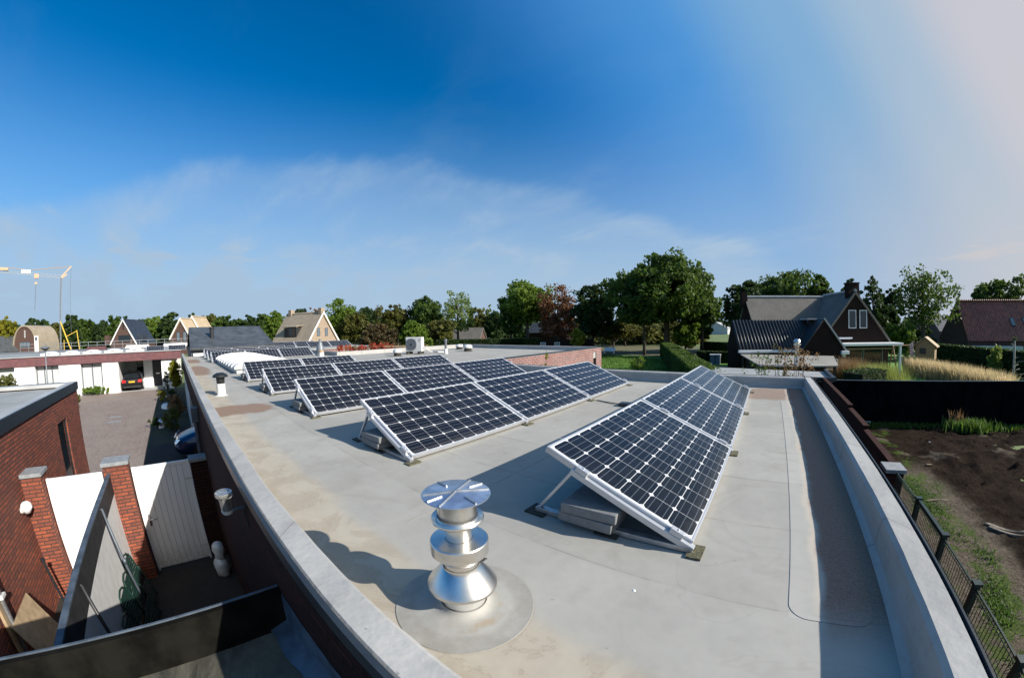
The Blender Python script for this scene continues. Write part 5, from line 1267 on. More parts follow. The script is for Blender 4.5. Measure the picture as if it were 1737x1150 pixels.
# garden wall leading away and pillar
t = thing('garden_wall', 'dark red brick garden wall running along the right side of the flat-roofed building', 'wall', (2.2, 10, GZ))
m = MB((2.2, 10, GZ)); m.box(2.23, 6.5, GZ, 2.33, 8.6, -1.02); m.box(2.23, 8.6, GZ, 2.33, 10.4, -.94); m.box(2.23, 10.4, GZ, 2.33, 15.7, -.86); m.build('wall', MATS['dark_brick'], t)
m = MB((2.2, 10, GZ))
for a_, b_, z_ in ((6.52, 8.6, -1.0185), (8.57, 10.4, -.9385), (10.37, 15.6, -.8585)): m.box(2.215, a_, z_, 2.345, b_, z_ + .04)
m.build('coping', simple('coping_brick', (.040, .019, .016), .9, 0, .25, 8, spec=.1), t)
pillar('dark brick pillar with a grey stone cap at the end of the garden wall', 2.09, 6.18, 2.38, 6.5, -.98, 'dark_brick')
# mesh fence panels along the plot
posts = [5.12, 4.17, 3.28, 2.36, 1.45]
yprev = 6.18; fp = None
ft = thing('mesh_fence', 'dark green double-bar mesh fence with square posts beside the ploughed plot', 'fence', (2.25, 4, GZ))
def fo(): return MB((2.25, 4, GZ))
for y_ in posts:
    m = fo(); m.box(2.22, y_ - .03, GZ, 2.28, y_ + .03, -.99); m.box(2.205, y_ - .04, -.99, 2.295, y_ + .04, -.965); m.build('post', MATS['fence_green'] if 'fence_green' in MATS else simple('fence_green', (.012, .03, .028), .45, 0, .2, 8), ft)
ys_ = [6.18] + posts
for a_, b_ in zip(ys_[:-1], ys_[1:]):
    m = fo(); n_ = int((a_ - b_) / .05)
    for k in range(1, n_): yy = b_ + (a_ - b_) * k / n_; m.box(2.2475, yy - .0025, GZ + .05, 2.2525, yy + .0025, -1.02)
    for k in range(10): z_ = GZ + .1 + k * .205; m.box(2.240, b_ + .03, z_ - .004, 2.2465, a_ - .03, z_ + .004)
    m.box(2.24, b_ + .03, -1.03, 2.258, a_ - .03, -1.018); m.box(2.235, b_ + .03, -1.62, 2.262, a_ - .03, -1.60)
    m.build('mesh_panel', MATS['fence_green'], ft)
m = fo(); m.box(2.225, 4.2, -1.03, 2.275, 5.09, -.985); m.build('top_rail', MATS['fence_green'], ft, bevel=.004)
# dark screen fence at the back of the plot
t = thing('dark_fence', 'long black screened fence closing off the far side of the ploughed plot', 'fence', (12, 17.6, GZ))
m = MB((12, 17.6, GZ)); a_, b_ = Vector((2.9, 17.15, 0)), Vector((46, 19.8, 0))
def fpt(k, z, off=0): q = a_.lerp(b_, k); return (q.x - off * .06, q.y + off, z)
m.prism([fpt(0, GZ), fpt(1, GZ), fpt(1, -1.12), fpt(0, -1.12)], (-.003, .05, 0)); m.build('screen', simple('black_screen', (.0035, .004, .0045), .95, 0, .5, 2, spec=.03), t)
m = MB((12, 17.6, GZ)); m.bar(fpt(0, -1.105), fpt(1, -1.105), .05, .025); m.build('top_rail', MATS['crane_grey'], t)
for k in range(22): m = MB((12, 17.6, GZ)); q = fpt(k / 21, 0); m.box(q[0] - .03, q[1] - .05, GZ, q[0] + .03, q[1] - .004, -1.13); m.build('post', MATS['black_screen'], t)
# ------------------------------------------------------------------ garden behind the fence
def pt(px_, py_, d): a, e = azel(px_, py_); return pol(a, d, hz(e, d))
def tuft(name, label, az, d, w, h, mat, n=900, seed=1, spread=.5, cat='ornamental grass', blade=.02):
    t = thing(name, label, cat, pol(az, d)); p = rng.normal(0, w * .28, size=(n, 3)); p[:, 2] = 0
    grass_tuft_mesh('blades', p, h, blade, MATS[mat], t, spread); return t
tuft('ornamental_grass', 'pinkish ornamental grass clump in front of the veranda, left one', 12.2, 27.0, 2.0, 2.1, 'leaf_rust', 2600, blade=.012)
tuft('ornamental_grass', 'green feathery grass clump in front of the veranda, middle one', 14.0, 26.8, 1.8, 1.8, 'grass_blade', 2400, blade=.012)
tuft('ornamental_grass', 'large bright green grass clump right of the clipped garden hedge', 16.6, 25.2, 2.2, 1.95, 'grass_blade', 3200, blade=.012)
t = thing('ornamental_grass', 'long curved bed of straw-coloured ornamental grass behind the black fence', 'ornamental grass', pol(25, 34)); t['kind'] = 'stuff'
pts = []
for k in range(9000):
    u = rng.random(); az_ = 19.2 + u * 14.0; d_ = 40 - 11.5 * u ** .9 + rng.normal(0, .8); q = pol(az_, d_) - pol(25, 34); pts.append((q.x, q.y, 0))
grass_tuft_mesh('blades', pts, 1.45, .022, MATS['grass_tan'], t, .45)
def hedge_box(name, label, a, b, w, h, mat='leaf_dark', leaf=.10, n=None, cat='hedge', top_light=None):
    a, b = Vector(a), Vector(b); a.z = b.z = GZ; c0 = (a + b) / 2; t = thing(name, label, cat, (c0.x, c0.y, GZ))
    d = (b - a); L_ = d.length; d.normalize(); sd_ = Vector((-d.y, d.x, 0))
    m = MB((c0.x, c0.y, GZ)); m.prism([a + sd_ * w * .46, b + sd_ * w * .46, b - sd_ * w * .46, a - sd_ * w * .46], (0, 0, h - .06)); m.build('core', simple('hedge_core', (.012, .018, .007), .95, 0, .4, 5) if 'hedge_core' not in MATS else MATS['hedge_core'], t)
    n = n or int(L_ * (w + 2 * h) * 90); f = rng.random(n); face = rng.random(n); p = np.zeros((n, 3)); u = rng.random(n)
    wt = w / (w + 2 * h)
    topm = face < wt; s1 = (~topm) & (rng.random(n) < .5); s2 = (~topm) & (~s1)
    lat_ = np.where(topm, (u - .5) * w, np.where(s1, w / 2, -w / 2)); zz_ = np.where(topm, h, u * h)
    A = np.array(a - c0)[None, :] + np.array(d)[None] * (f * L_)[:, None] + np.array(sd_)[None] * lat_[:, None]; A[:, 2] = zz_
    # end faces
    ne = int(w * h * 90) + 4; E_ = np.array(a - c0)[None] + np.array(sd_)[None] * ((rng.random(ne) - .5) * w)[:, None]; E_[:, 2] = rng.random(ne) * h
    E2 = np.array(b - c0)[None] + np.array(sd_)[None] * ((rng.random(ne) - .5) * w)[:, None]; E2[:, 2] = rng.random(ne) * h
    P = np.concatenate([A, E_, E2])
    leaves_mesh('foliage', P, .07, 3, leaf, MATS[mat], t, 1.0)
    return t
hedge_box('hedge', 'clipped dark box hedge block between the grass clumps behind the black fence', tuple(pol(12.4, 21.0)), tuple(pol(15.6, 23.0)), 1.3, 1.86, 'leaf_dark', .08)
hedge_box('hedge', 'low clipped hedge strip just behind the black fence', tuple(pol(9.8, 23)), tuple(pol(19, 23.6)), .6, 1.15, 'leaf_dark', .09)
hedge_box('hedge', 'tall dark hedge in front of the red-tiled barn at the right', tuple(pol(22.8, 52)), tuple(pol(40, 38)), 1.2, 2.05, 'leaf_dark', .16, 9000)
hedge_box('hedge', 'long clipped hedge with a sunlit top running away across the lawn', (-2.4, 17.0, 0), (-13.6, 49.5, 0), 1.3, 2.0, 'leaf_oak', .12, 16000)
hedge_box('hedge', 'dark hedge between the farm and the roof wing', tuple(pol(-51, 56)), tuple(pol(-35, 58)), 1.5, 2.5, 'leaf_dark', .2, 9000)
hedge_box('hedge', 'low dark hedge by the red paving beyond the lawn', tuple(pol(-9.5, 62)), tuple(pol(-5.2, 58)), 1.5, 1.5, 'leaf_dark', .2, 2500)
hedge_box('hedge', 'dark block hedge beside the two bins left of the tiled garage', tuple(pol(-10.3, 44)), tuple(pol(-5.5, 43)), 1.0, 1.2, 'leaf_dark', .15, 2500)
for k, az_ in enumerate((-8.1, -7.3)):
    q = pol(az_, 41.5); t = thing('wheelie_bin', 'small grey-green bin in front of the dark hedge, %s of the two' % ['left', 'right'][k], 'bin', q, 0, 'bins by the hedge')
    MB().prism([(-.25, -.3, 0), (.25, -.3, 0), (.3, .35, 1.0), (-.3, .35, 1.0)], (0, 0, .06)).box(-.25, -.28, 0.02, .25, .3, .98).build('body', MATS['crane_grey'], t, bevel=.02)
    MB().box(-.31, -.34, 1.0, .31, .36, 1.08).build('lid', MATS['grey_board'], t, bevel=.02)
m = MB(); P = [pol(-9.0, 36), pol(-9.6, 39.5), pol(-2.5, 39), pol(-2.5, 35)]
m.quad(*[(p.x, p.y, GZ + .03) for p in P]); tag(m.build('red_paving', MATS['band_brick']), kind='structure')
# red barn right
O = pol(24.6, 58, GZ); t = thing('red_roofed_barn', 'long brick barn with an old red tiled roof at the right edge', 'barn', O, R(-9))
m = MB(); hb_, dp = 2.75, 22
# local: x along ridge (right), gable on the left end
ev_, rg_ = -.55 - GZ, 4.0 - GZ
G0, G1, GA = Vector((0, 3.0, 0)), Vector((2.6, -1.2, 0)), Vector((1.9, 1.2, 0))
Rv = Vector((20, 1.5, 0))
m.prism([G0, G1, G1 + Vector((0, 0, ev_)), GA + Vector((0, 0, rg_ - .15)), G0 + Vector((0, 0, ev_ + .3))], Rv); m.build('wall', MATS['brown_brick'], t)
roof_quad('roof', [G1 + Vector((-.1, -.35, ev_ - .15)), G1 + Rv + Vector((0, -.35, ev_ - .15)), GA + Rv + Vector((0, 0, rg_)), GA + Vector((-.1, 0, rg_))], 'red_tiles', t, (0, 0, 0), .15)
roof_quad('roof', [G0 + Vector((-.1, .3, ev_ + .1)), G0 + Rv + Vector((0, .3, ev_ + .1)), GA + Rv + Vector((0, 0, rg_)), GA + Vector((-.1, 0, rg_))], 'red_tiles', t, (0, 0, 0), .15)
m = MB(); n_ = 66
for k in range(n_): p0_ = GA + Rv * (k / n_) + Vector((0, 0, rg_ + .04)); m.tube([p0_, p0_ + Rv * (.85 / n_) + Vector((0, 0, .03))], .13, 7)
m.build('ridge_tiles', MATS['red_tiles'], t, smooth=True)
nr = (Rv.cross(GA + Vector((0, 0, rg_)) - G1 - Vector((0, -.35, ev_ - .15)))).normalized(); nr = nr if nr.z > 0 else -nr
for k in (.33, .42):
    a0_ = G1 + Vector((-.1, -.35, ev_ - .15)) + Rv * k; up_ = (GA + Vector((-.1, 0, rg_))) - (G1 + Vector((-.1, -.35, ev_ - .15)))
    p0_ = a0_ + up_ * .36 + nr * .02; w__ = Rv.normalized() * .62
    f_ = MB().prism([p0_, p0_ + w__, p0_ + w__ + up_ * .2, p0_ + up_ * .2], nr * .05).build('roof_window', MATS['window_frame'], t)
    p0_ += nr * .055 + w__ * .1 + up_ * .015; MB().prism([p0_, p0_ + w__ * .8, p0_ + w__ * .8 + up_ * .17, p0_ + up_ * .17], nr * .01).build('pane', MATS['glass_grey'], f_)
m = MB(); m.box(2.9, -2.4, 0, 9.4, -1.4, 1.75); m.build('lean_to', MATS['grey_render'], t)
# distant grey-roofed houses between trees
for az_, dd, hw_, ev2, rg2, lb in ((20.6, 95, 5.5, .2, 2.6, 'grey-roofed house half hidden behind the tall open tree'), (22.9, 88, 3.2, .0, 2.2, 'small grey-roofed gable left of the red barn')):
    gable_house('distant_house', lb, az_, dd, hw_, 8, ev2, rg2, 'brown_brick', 'slate', rot=62)
gable_house('distant_house', 'far white gabled building between the trees, left of the dark house', -7.6, 180, 5.5, 12, -.3, 2.6, 'white_brick', 'zinc_roof', rot=10)
gable_house('thatched_barn', 'distant low barn with a pale thatched roof, left of the pair', -50.2, 92, 2.2, 11, -1.0, 1.5, 'brown_brick', 'thatch_grey', rot=-70)
gable_house('thatched_barn', 'distant low barn with a pale thatched roof, right of the pair', -43.8, 88, 2.2, 10, -1.0, 1.4, 'brown_brick', 'thatch_grey', rot=-70)
t = gable_house('farmhouse', 'dark farmhouse with two small white lattice windows under the brown tree', -30.0, 84, 3.5, 9, .1, 2.2, 'shade_brick', 'black_tiles', rot=-75)
q = t.matrix_basis.inverted()
for k, (px_) in enumerate((921, 945)):
    a_, e_ = azel(px_, 578); wv = pol(a_, 56.5, 0); fr = thing('lattice_window', 'white lattice window of the dark farmhouse wall, %s one' % ['left', 'right'][k], 'window', (wv.x, wv.y, hz(-2.35, 56.5)), R(-a_))
    m = MB(); m.box(-.42, 0, -1.05, .42, .06, -.97); m.box(-.42, 0, -.03, .42, .06, .05); m.box(-.42, 0, -.97, -.36, .06, -.03); m.box(.36, 0, -.97, .42, .06, -.03); m.box(-.36, .01, -.36, .36, .05, -.32)
    for x_ in (-.13, .12): m.box(x_, .01, -.97, x_ + .03, .05, -.36)
    m.box(-.36, .01, -.68, .36, .045, -.65); m.build('frame', MATS['white_paint'], fr)
    m = MB(); m.box(-.36, .045, -.97, .36, .055, -.03); m.build('pane', MATS['glass_grey'], fr)
a0_, a1_ = pol(-35.2, 57.2), pol(-26.5, 56.7)
m = MB(); m.prism([(a0_.x, a0_.y, GZ), (a1_.x, a1_.y, GZ), (a1_.x, a1_.y, -.7), (a0_.x, a0_.y, -.7)], (-.15, .2, 0)); tag(m.build('farm_wall', MATS['shade_brick']), 'dark brown farm wall holding two white lattice windows behind the roof wing', 'wall')
for k in range(2):
    o_ = bpy.data.objects['lattice_window' + ('' if k == 0 else '.001')]; 
t = thing('garden_bench', 'white garden seats half hidden under the dark trees beyond the wing', 'bench', pol(-24.0, 57))
MB().box(-.9, -.25, .40, .9, .25, .46).build('seat', MATS['white_paint'], t); MB().box(-.9, .2, .462, .9, .26, .95).build('backrest', MATS['white_paint'], t)
for sx in (-.8, .8): MB().box(sx - .04, -.22, 0, sx + .04, .2, .398).build('leg', MATS['white_paint'], t)
# playhouse, swing, flag
q = pol(22.1, 41.5); t = thing('playhouse', 'small wooden playhouse on stilts with a pitched roof in front of the tall hedge', 'playhouse', q, R(-30))
MB().prism([(-.9, -.8, 1.15), (.9, -.8, 1.15), (.9, -.8, 2.3), (0, -.8, 2.95), (-.9, -.8, 2.3)], (0, 1.6, 0)).build('cabin', MATS['pine'], t)
for s_ in (-1, 1): MB().prism([(s_ * 1.15, -1.0, 2.18), (0, -1.0, 3.02), (0, -1.0, 3.10), (s_ * 1.15, -1.0, 2.26)], (0, 2.0, 0)).build('roof', MATS['timber'], t)
MB().box(-.5, -.83, 1.6, .1, -.802, 2.1).build('opening', MATS['black_plastic'], t)
for sx in (-.85, .85):
    for sy in (-.75, .75): MB().box(sx - .05, sy - .05, 0, sx + .05, sy + .05, 1.148).build('leg', MATS['pine'], t)
q = pol(18.9, 40); t = thing('swing_frame', 'wooden A-frame swing beside the flag', 'swing', q, R(-60))
for sy in (-1.2, 1.2): MB().bar((0, sy, 2.3), (-.55, sy, 0), .09, .09).bar((0, sy, 2.3), (.55, sy, 0), .09, .09).bar((-.25, sy, 1.1), (.25, sy, 1.1), .06, .06).build('frame_leg', MATS['pine'], t)
MB().bar((0, -1.4, 2.35), (0, 1.4, 2.35), .09, .09).build('crossbar', MATS['pine'], t)
q = pol(20.5, 40); t = thing('flag', 'red and white striped flag hanging on a thin pole beside the playhouse', 'flag', q)
MB().tube([(0, 0, 0), (0, 0, 3.05)], .02, 6).build('pole', MATS['pine'], t)
q1 = NT('flag_stripes'); x, y, z = q1.sep(q1.coord()); q1.base(q1.mix(q1.ma('GREATER_THAN', q1.ma('FRACT', q1.ma('MULTIPLY', q1.ma('ADD', z, q1.ma('MULTIPLY', x, 1.6)), 5.5)), .5), (.45, .03, .05), (.75, .72, .7)))
vs = []; fs = []
for i in range(7):
    for k in range(9): f = k / 8; vs.append((-.05 - .07 * i + .04 * f * i, .05 * math.sin(i * 1.9 + k * .5), 2.75 - 1.35 * f - .05 * i))
for i in range(6):
    for k in range(8): fs.append((i * 9 + k, i * 9 + k + 1, (i + 1) * 9 + k + 1, (i + 1) * 9 + k))
m = MB(); m.add(vs, fs); m.build('cloth', MATS['flag_stripes'], t, smooth=True)
# bare sapling by the far hedge
q = pol(33.0, 30.5); t = thing('young_tree', 'young bare-stemmed tree with a dark ball top before the tall hedge', 'tree', q)
m = MB(); m.tube([(0, 0, 0), (.03, 0, 1.6), (0, 0, 3.4)], [.09, .08, .06], 8)
r = random.Random(2)
for k in range(9): a = r.uniform(0, 6.28); z_ = .8 + k * .25; m.tube([(0, 0, z_), (.35 * math.cos(a), .35 * math.sin(a), z_ + .25), (.7 * math.cos(a), .7 * math.sin(a), z_ + .28)], [.03, .018, .008], 5)
m.build('trunk', MATS['pale_bark'], t, smooth=True)
leaves_mesh('crown', [(0, 0, 3.35), (.08, 0, 3.3), (-.1, .05, 3.32)], .16, 40, .08, MATS['leaf_dark'], t)

# ------------------------------------------------------------------ near planting
for k, (px_, top_, d_, w_, mt, lb) in enumerate(((1290, 600, 10.2, .35, 'weed_green', 'tall green feathery shrub behind the back parapet, leftmost of the three'), (1328, 588, 9.9, .42, 'leaf_olive', 'tall olive shrub with reddish tips behind the back parapet, middle of the three'), (1358, 592, 10.4, .38, 'leaf_rust', 'tall rusty-tipped shrub behind the back parapet, rightmost of the three'))):
    a_, e_ = azel(px_, top_); h_ = hz(e_, d_) - GZ
    t = thing('tall_shrub', lb, 'shrub', pol(a_, d_)); rr = np.random.default_rng(k)
    cs_ = np.stack([rr.normal(0, w_ * .5, 60), rr.normal(0, w_ * .5, 60), h_ * (1 - rr.uniform(0, 1, 60) ** 1.4 * .8)], 1)
    leaves_mesh('foliage', cs_, .10, 11, .05, MATS[mt], t)
    if k: leaves_mesh('foliage', cs_[cs_[:, 2] > h_ * .8][:14], .14, 14, .05, MATS['leaf_rust'], t)
    m = MB()
    for q in range(6): m.tube([(0, 0, 0), (rr.normal(0, w_ * .3), rr.normal(0, w_ * .3), h_ * .95)], [.015, .005], 5)
    m.build('stems', MATS['bark'], t)
for k, (px_, top_, base_) in enumerate(((925, 594, 7.9),)):
    a_, e_ = azel(px_, top_); d_ = 9.6; h_ = hz(e_, d_) - GZ; t = thing('tall_shrub', 'thin yellow-leaved stem rising in front of the red brick wing wall', 'shrub', pol(a_, d_)); rr = np.random.default_rng(8)
    cs_ = np.stack([rr.normal(0, .07, 26), rr.normal(0, .07, 26), rr.uniform(h_ * .6, h_, 26)], 1); leaves_mesh('foliage', cs_, .07, 10, .07, MATS['leaf_yellow'], t)
    m = MB(); m.tube([(0, 0, 0), (.03, 0, h_)], [.012, .005], 5); m.build('stems', MATS['bark'], t)
bush('shrub', 'bright yellow-green bush at the near end of the clipped lawn hedge', tuple(pol(-8.3, 17.5)), .35, .35, 1.9, 'weed_green', 'shrub', 34, .09, 22, 41)
bush('shrub', 'small round green bush on the sunny lawn', tuple(pol(-19.5, 34)), .9, .9, 1.5, 'leaf_green', 'shrub', 30, .14, 20, 42)
bush('shrub', 'brown seedy plant on the lawn edge beside the wing wall', tuple(pol(-23.2, 21.5)), .12, .12, .9, 'leaf_rust', 'shrub', 14, .06, 20, 43)
# weeds along the plot
def scatter(name, n, fn, h, mat, blade=.012, spread=.7): 
    p = np.array([fn() for _ in range(n)]); o_ = grass_tuft_mesh(name, p, h, blade, MATS[mat], None, spread); tag(o_, kind='stuff'); return o_
def zsoil(x, y): return GZ + .09
cl_ = [(rng.normal(4.5, .22), rng.uniform(4.0, 11.2)) for _ in range(22)]
def f1():
    c0_ = cl_[rng.integers(len(cl_))]; return (c0_[0] + rng.normal(0, .14), c0_[1] + rng.normal(0, .24), zsoil(0, 0))
scatter('weeds', 4200, f1, .07, 'weed_green', .010, 1.1)
scatter('weeds', 2500, lambda: (rng.uniform(3.6, 14), 17.0 + rng.normal(0, .16) - .0 * 1, GZ + .06), .22, 'weed_green', .016)
t = scatter('weeds', 1000, lambda: (9.0 + rng.normal(0, .45), 16.7 + rng.normal(0, .22), GZ + .08), .5, 'weed_green', .02)
scatter('weeds', 60, lambda: (8.5 + rng.normal(0, .25), 16.9 + rng.normal(0, .12), GZ + .08), .8, 'leaf_rust', .02, .3)
scatter('lawn_grass', 26000, lambda: (lambda u, v: (-24 + 19 * u + (-3 * v), 12 + 8 * (1 - u) + v * (32 - 2 * u), GZ + .01))(rng.random(), rng.random()), .16, 'weed_green', .03, .6)
# soil clods, stones and planks
m = MB(); r = random.Random(9)
for k in range(900):
    x_ = r.uniform(5.4, 20); y_ = r.uniform(-1, 16.8) ; s_ = r.uniform(.015, .045) * (1.8 if r.random() < .06 else 1); z_ = GZ + .13 + r.uniform(-.02, .02)
    vs = [(x_ + s_ * r.uniform(.6, 1.2) * a, y_ + s_ * r.uniform(.6, 1.2) * b, z_ + s_ * .7 * c_) for a, b, c_ in ((1, 0, 0), (0, 1, 0), (-1, 0, 0), (0, -1, 0), (0, 0, 1), (0, 0, -1))]
    m.add(vs, [(0, 1, 4), (1, 2, 4), (2, 3, 4), (3, 0, 4), (1, 0, 5), (2, 1, 5), (3, 2, 5), (0, 3, 5)])
tag(m.build('soil_clods', MATS['ploughed_soil']), kind='stuff')
for k, (px_, py_, s_, mt, lb) in enumerate(((1576, 788, .10, 'pine', 'small pale wood scrap lying on the dark soil'), (1577, 749, .05, 'white_plastic', 'tiny white stone on the dark soil'), (1468, 716, .22, 'white_plastic', 'small white-blue plastic wrapper at the foot of the garden wall'))):
    d = ray(px_, py_); tt = (GZ + .16 - H) / d[2]; m = MB(); m.prism([(-s_, -s_ * .4, 0), (s_, -s_ * .3, 0), (s_ * .8, s_ * .4, 0), (-s_ * .7, s_ * .35, 0)], (0, 0, s_ * .35)); o_ = m.build(['wood_scrap', 'stone', 'plastic_wrapper'][k], MATS[mt], None, bevel=.004)
    o_.location = (d[0] * tt, d[1] * tt, GZ + .14); tag(o_, lb, ['wood scrap', 'stone', 'wrapper'][k])
# tyre track: pale cleated ridge
m = MB(); a_ = []
for k in range(26):
    f = k / 25; d = ray(1675 + 75 * f, 888 + 14 * math.sin(f * 2.2)); tt = (GZ + .14 - H) / d[2]; a_.append((d[0] * tt, d[1] * tt))
for (x_, y_) in a_:
    m.box(x_ - .07, y_ - .025, GZ + .10, x_ + .07, y_ + .02, GZ + .16); m.box(x_ - .05, y_ - .17, GZ + .10, x_ + .06, y_ - .13, GZ + .155)
tag(m.build('tyre_track', simple('pressed_soil', (.21, .175, .135), .95, 0, .3, 12), None, bevel=.01), kind='structure')
# sticks
m = MB(); d = ray(1590, 848); tt = (GZ + .14 - H) / d[2]; cx_, cy_ = d[0] * tt, d[1] * tt
for k in range(3): m.tube([(-.28, -.05 + k * .03, .03), (0, .02 * k, .05), (.28, .06 - .05 * k, .03)], .012, 5)
o_ = m.build('branch', MATS['timber'], None); o_.location = (cx_, cy_, GZ + .10); tag(o_, 'few broken pale twigs lying on the weeds beside the mesh fence', 'twigs')

# ------------------------------------------------------------------ trees
def T(px_, py_top, w_px, d, mat, label, **k):
    a_, e_ = azel(px_, py_top); a0, _ = azel(px_ - w_px / 2, 570); a1, _ = azel(px_ + w_px / 2, 570)
    return tree(k.pop('name', 'tree'), label, a_, d, e_, (a1 - a0) * (1.0 if w_px > 150 else 1.22), mat, **k)
# big oak
T(1127, 434, 206, 57, 'leaf_oak', 'huge broad dark green oak towering over the lawn', name='oak_tree', base_frac=.26, dens=5.5, leaf=.46, seed=5, trunk_r=.48, shell=.5, clump=.95)
T(1190, 490, 66, 60, 'leaf_oak', 'smaller leaning oak tucked under the right side of the huge oak', name='oak_tree', base_frac=.35, dens=.8, leaf=.42, seed=6, trunk_r=.22)
T(1092, 520, 70, 54, 'leaf_oak', 'dark slim tree standing just left of the huge oak trunk', base_frac=.62, dens=.7, leaf=.38, seed=7, trunk_r=.20)
T(893, 476, 80, 72, 'leaf_green', 'fresh green tree with a pointed top left of the brown tree', base_frac=.30, dens=1.5, leaf=.50, seed=8)
T(866, 510, 40, 74, 'leaf_oak', 'dark lower tree at the left foot of the fresh green tree', base_frac=.2, dens=.6, leaf=.45, seed=81)
T(945, 485, 78, 68, 'leaf_brown', 'rusty brown autumn tree between two green trees', base_frac=.12, dens=2.0, leaf=.40, seed=9, sparse=True, shell=.3)
T(1004, 485, 66, 64, 'leaf_dark', 'dense dark round-topped tree left of the huge oak', base_frac=.14, dens=1.7, leaf=.42, seed=10)
T(1040, 535, 50, 66, 'leaf_olive', 'olive green small tree between the dense dark tree and the oak', base_frac=.2, dens=.8, leaf=.38, seed=101)
T(981, 552, 22, 55, 'leaf_yellow', 'small yellow bush-like tree in front of the dark tree', base_frac=.2, dens=.5, leaf=.20, seed=11, cat='shrub')
T(1060, 545, 50, 78, 'leaf_olive', 'small orchard tree left of the oak trunk, nearest the dense dark tree', name='fruit_tree', base_frac=.3, dens=.7, leaf=.38, seed=12)
T(1095, 548, 44, 84, 'leaf_olive', 'small orchard tree with yellowing leaves just left of the oak trunk', name='fruit_tree', base_frac=.3, dens=.6, leaf=.38, seed=13)
T(1137, 545, 40, 88, 'leaf_olive', 'small orchard tree seen just right of the oak trunk', name='fruit_tree', base_frac=.3, dens=.6, leaf=.38, seed=14)
T(1163, 538, 46, 58, 'leaf_green', 'rounded bushy green tree right of the oak trunk', base_frac=.1, dens=1.0, leaf=.34, seed=15)
T(1190, 548, 30, 66, 'leaf_oak', 'small dark tree between the round bushy tree and the field', base_frac=.35, dens=.5, leaf=.34, seed=16)
T(776, 485, 56, 76, 'leaf_light', 'loose airy light green tree with see-through crown', base_frac=.2, dens=1.2, leaf=.34, seed=17, sparse=True, shell=.2)
T(723, 503, 66, 82, 'leaf_oak', 'broad dark green tree left of the airy light green tree', base_frac=.1, dens=1.4, leaf=.48, seed=18)
T(671, 512, 60, 84, 'leaf_olive', 'yellowish green tree right of the round dark conifer', base_frac=.1, dens=1.3, leaf=.46, seed=19)
T(745, 535, 50, 66, 'leaf_olive', 'low yellow-green shrubby tree behind the air conditioning unit', base_frac=.08, dens=.9, leaf=.36, seed=20)
T(700, 545, 50, 62, 'leaf_green', 'low bright green tree behind the red creeper', base_frac=.08, dens=.9, leaf=.36, seed=22)
T(622, 521, 50, 130, 'leaf_dark', 'round-topped dark distant tree behind the yellowish trees', base_frac=.1, dens=1.0, leaf=.7, seed=23)
T(643, 550, 60, 60, 'leaf_umber', 'brownish bush left of the low green trees', base_frac=.05, dens=1.0, leaf=.32, seed=24, cat='shrub')
T(583, 509, 56, 108, 'leaf_green', 'pointed green tree immediately right of the pale thatched house', base_frac=.08, dens=1.3, leaf=.5, seed=25)
T(598, 530, 50, 100, 'leaf_olive', 'lower olive tree right of the pale thatched house', base_frac=.05, dens=1.0, leaf=.5, seed=26)
T(508, 514, 30, 128, 'leaf_dark', 'dark round tree top rising behind the pale thatched roof', base_frac=.1, dens=.9, leaf=.6, seed=27)
T(533, 521, 22, 135, 'leaf_rust', 'reddish tree top behind the pale thatched roof ridge', base_frac=.1, dens=.6, leaf=.6, seed=28)
T(467, 525, 38, 118, 'leaf_green', 'green tree immediately left of the pale thatched house', base_frac=.05, dens=1.1, leaf=.5, seed=29)
T(808, 522, 36, 112, 'leaf_olive', 'low olive tree between the airy tree and the slim poplars', base_frac=.05, dens=.8, leaf=.5, seed=30)
T(818, 519, 10, 150, 'leaf_yellow', 'slim yellowish poplar, left of the two', name='poplar_tree', base_frac=.05, dens=.5, leaf=.5, seed=31)
T(827, 516, 12, 150, 'leaf_light', 'slim pale green poplar, right of the two', name='poplar_tree', base_frac=.05, dens=.5, leaf=.5, seed=32)
T(843, 527, 40, 110, 'leaf_dark', 'dark conical conifer left of the fresh green tree', name='conifer_tree', base_frac=.03, dens=.9, leaf=.5, seed=33)
T(1262, 478, 62, 52, 'leaf_dark', 'very dark tree at the left end of the dark house', base_frac=.22, dens=1.5, leaf=.36, seed=34, trunk_r=.2)
T(1322, 461, 100, 66, 'leaf_oak', 'broad green tree top behind the grey thatched ridge', base_frac=.2, dens=1.8, leaf=.42, seed=35)
T(1387, 462, 54, 68, 'leaf_oak', 'narrower green tree top behind the middle of the grey thatched ridge', base_frac=.2, dens=1.0, leaf=.42, seed=36)
T(1440, 474, 36, 62, 'leaf_dark', 'small dark tree top directly behind the brick chimney of the dark house', base_frac=.2, dens=.7, leaf=.40, seed=37)
T(1478, 466, 52, 60, 'leaf_dark', 'dark open tree right of the dark house chimney', base_frac=.15, dens=1.2, leaf=.38, seed=38, sparse=True)
T(1509, 478, 40, 64, 'leaf_dark', 'dark narrow tree between the dark house gable and the tall open tree', base_frac=.1, dens=.9, leaf=.38, seed=39)
T(1562, 445, 98, 56, 'leaf_oak', 'tall open-crowned tree with branches showing against the sky at the right', base_frac=.26, dens=1.6, leaf=.32, seed=40, sparse=True, shell=.35, trunk_r=.3)
T(1525, 545, 44, 52, 'leaf_green', 'light green bushy tree right of the white veranda', base_frac=.08, dens=.8, leaf=.30, seed=41)
T(1560, 555, 44, 60, 'leaf_dark', 'low dark tree behind the playhouse', base_frac=.1, dens=.7, leaf=.30, seed=44)
T(1675, 471, 66, 78, 'leaf_oak', 'round tree behind the red barn roof, left one', base_frac=.2, dens=1.2, leaf=.44, seed=42)
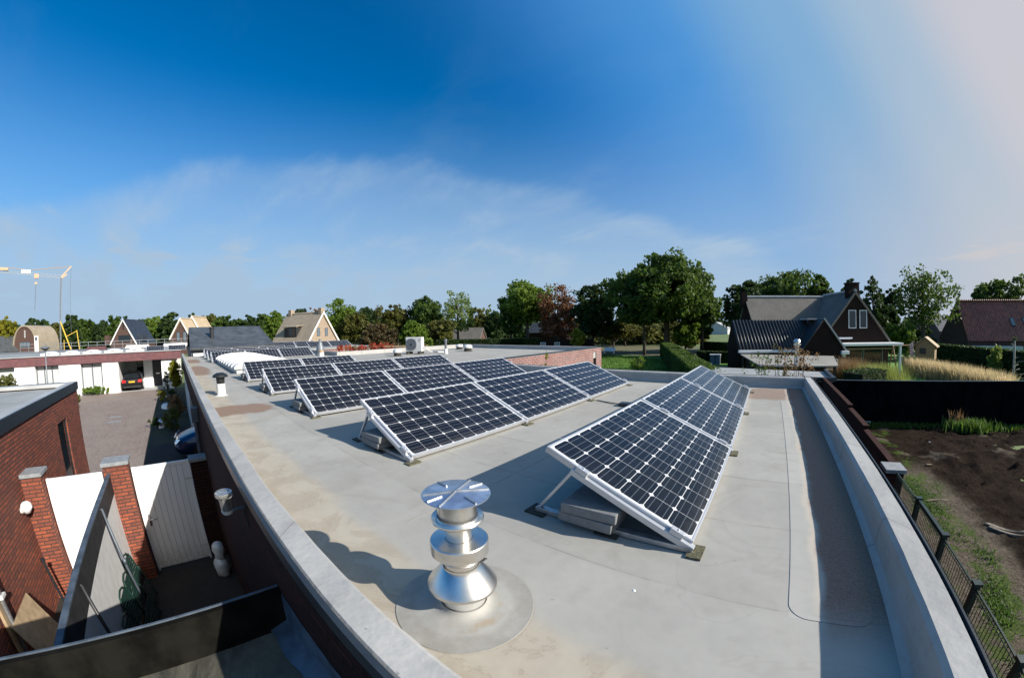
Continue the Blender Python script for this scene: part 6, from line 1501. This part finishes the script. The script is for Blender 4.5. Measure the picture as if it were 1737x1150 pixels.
T(1724, 457, 66, 76, 'leaf_oak', 'open tree behind the red barn roof at the picture edge', base_frac=.2, dens=1.2, leaf=.38, seed=43, sparse=True)
T(1690, 587, 16, 41, 'leaf_light', 'small pale hydrangea-like bush rising above the tall hedge', base_frac=.1, dens=.4, leaf=.14, seed=45, cat='shrub')
T(10, 533, 34, 125, 'leaf_yellow', 'yellow autumn tree at the far left edge', base_frac=.1, dens=1.5, leaf=.5, seed=46)
T(3, 640, 44, 24, 'leaf_olive', 'nearby yellow-green tree cut by the left picture edge', base_frac=.2, dens=.8, leaf=.16, seed=47)
# distinct trees of the far row on the left
row = [(60, 541, 34, 'leaf_dark'), (92, 548, 36, 'leaf_olive'), (121, 536, 30, 'leaf_dark'), (142, 539, 34, 'leaf_oak'), (170, 545, 34, 'leaf_dark'), (192, 536, 32, 'leaf_oak'), (212, 531, 14, 'leaf_dark'), (240, 535, 28, 'leaf_oak'), (262, 538, 34, 'leaf_green'), (287, 531, 34, 'leaf_dark'), (325, 532, 16, 'leaf_dark'), (352, 532, 40, 'leaf_olive'), (378, 532, 34, 'leaf_oak'), (402, 536, 34, 'leaf_dark'), (424, 534, 30, 'leaf_dark'), (446, 534, 34, 'leaf_oak')]
words = ['first', 'second', 'third', 'fourth', 'fifth', 'sixth', 'seventh', 'eighth', 'ninth', 'tenth', 'eleventh', 'twelfth', 'thirteenth', 'fourteenth', 'fifteenth', 'sixteenth']
for k, (x_, y_, w_, mt) in enumerate(row):
    T(x_, y_, w_, 150 + (k * 37) % 23, mt, 'far tree on the left horizon, %s from the left in the row' % words[k], base_frac=.02, dens=.9, leaf=.85, seed=60 + k, group='trees in the far left row')
# far woods closing the horizon
def wood(az0, az1, d, h, mat, n, seed, leaf=1.3, name='woodland'):
    r = np.random.default_rng(seed); az = r.uniform(az0, az1, n); dd = d + r.normal(0, 6, n)
    hh = h * (.55 + .45 * np.abs(np.sin(az * 1.7 + seed)) * r.uniform(.5, 1, n) ** .3)
    p = np.stack([dd * np.sin(np.radians(az)), dd * np.cos(np.radians(az)), GZ + r.uniform(.1, 1, n) * hh], 1)
    o_ = leaves_mesh(name, p, 1.6, 7, leaf, MATS[mat]); tag(o_, kind='stuff')
wood(-116, -76, 178, 10.5, 'leaf_oak', 9000, 1)
wood(-76, -50, 165, 9.0, 'leaf_oak', 4800, 2)
wood(-52, -26, 170, 8.0, 'leaf_dark', 4000, 3)
wood(-30, 6, 240, 7.5, 'leaf_dark', 3600, 4, 1.8)
wood(-27, -9.5, 96, 4.6, 'leaf_olive', 1500, 6, .9)
wood(14, 45, 130, 5.5, 'leaf_dark', 2200, 5)
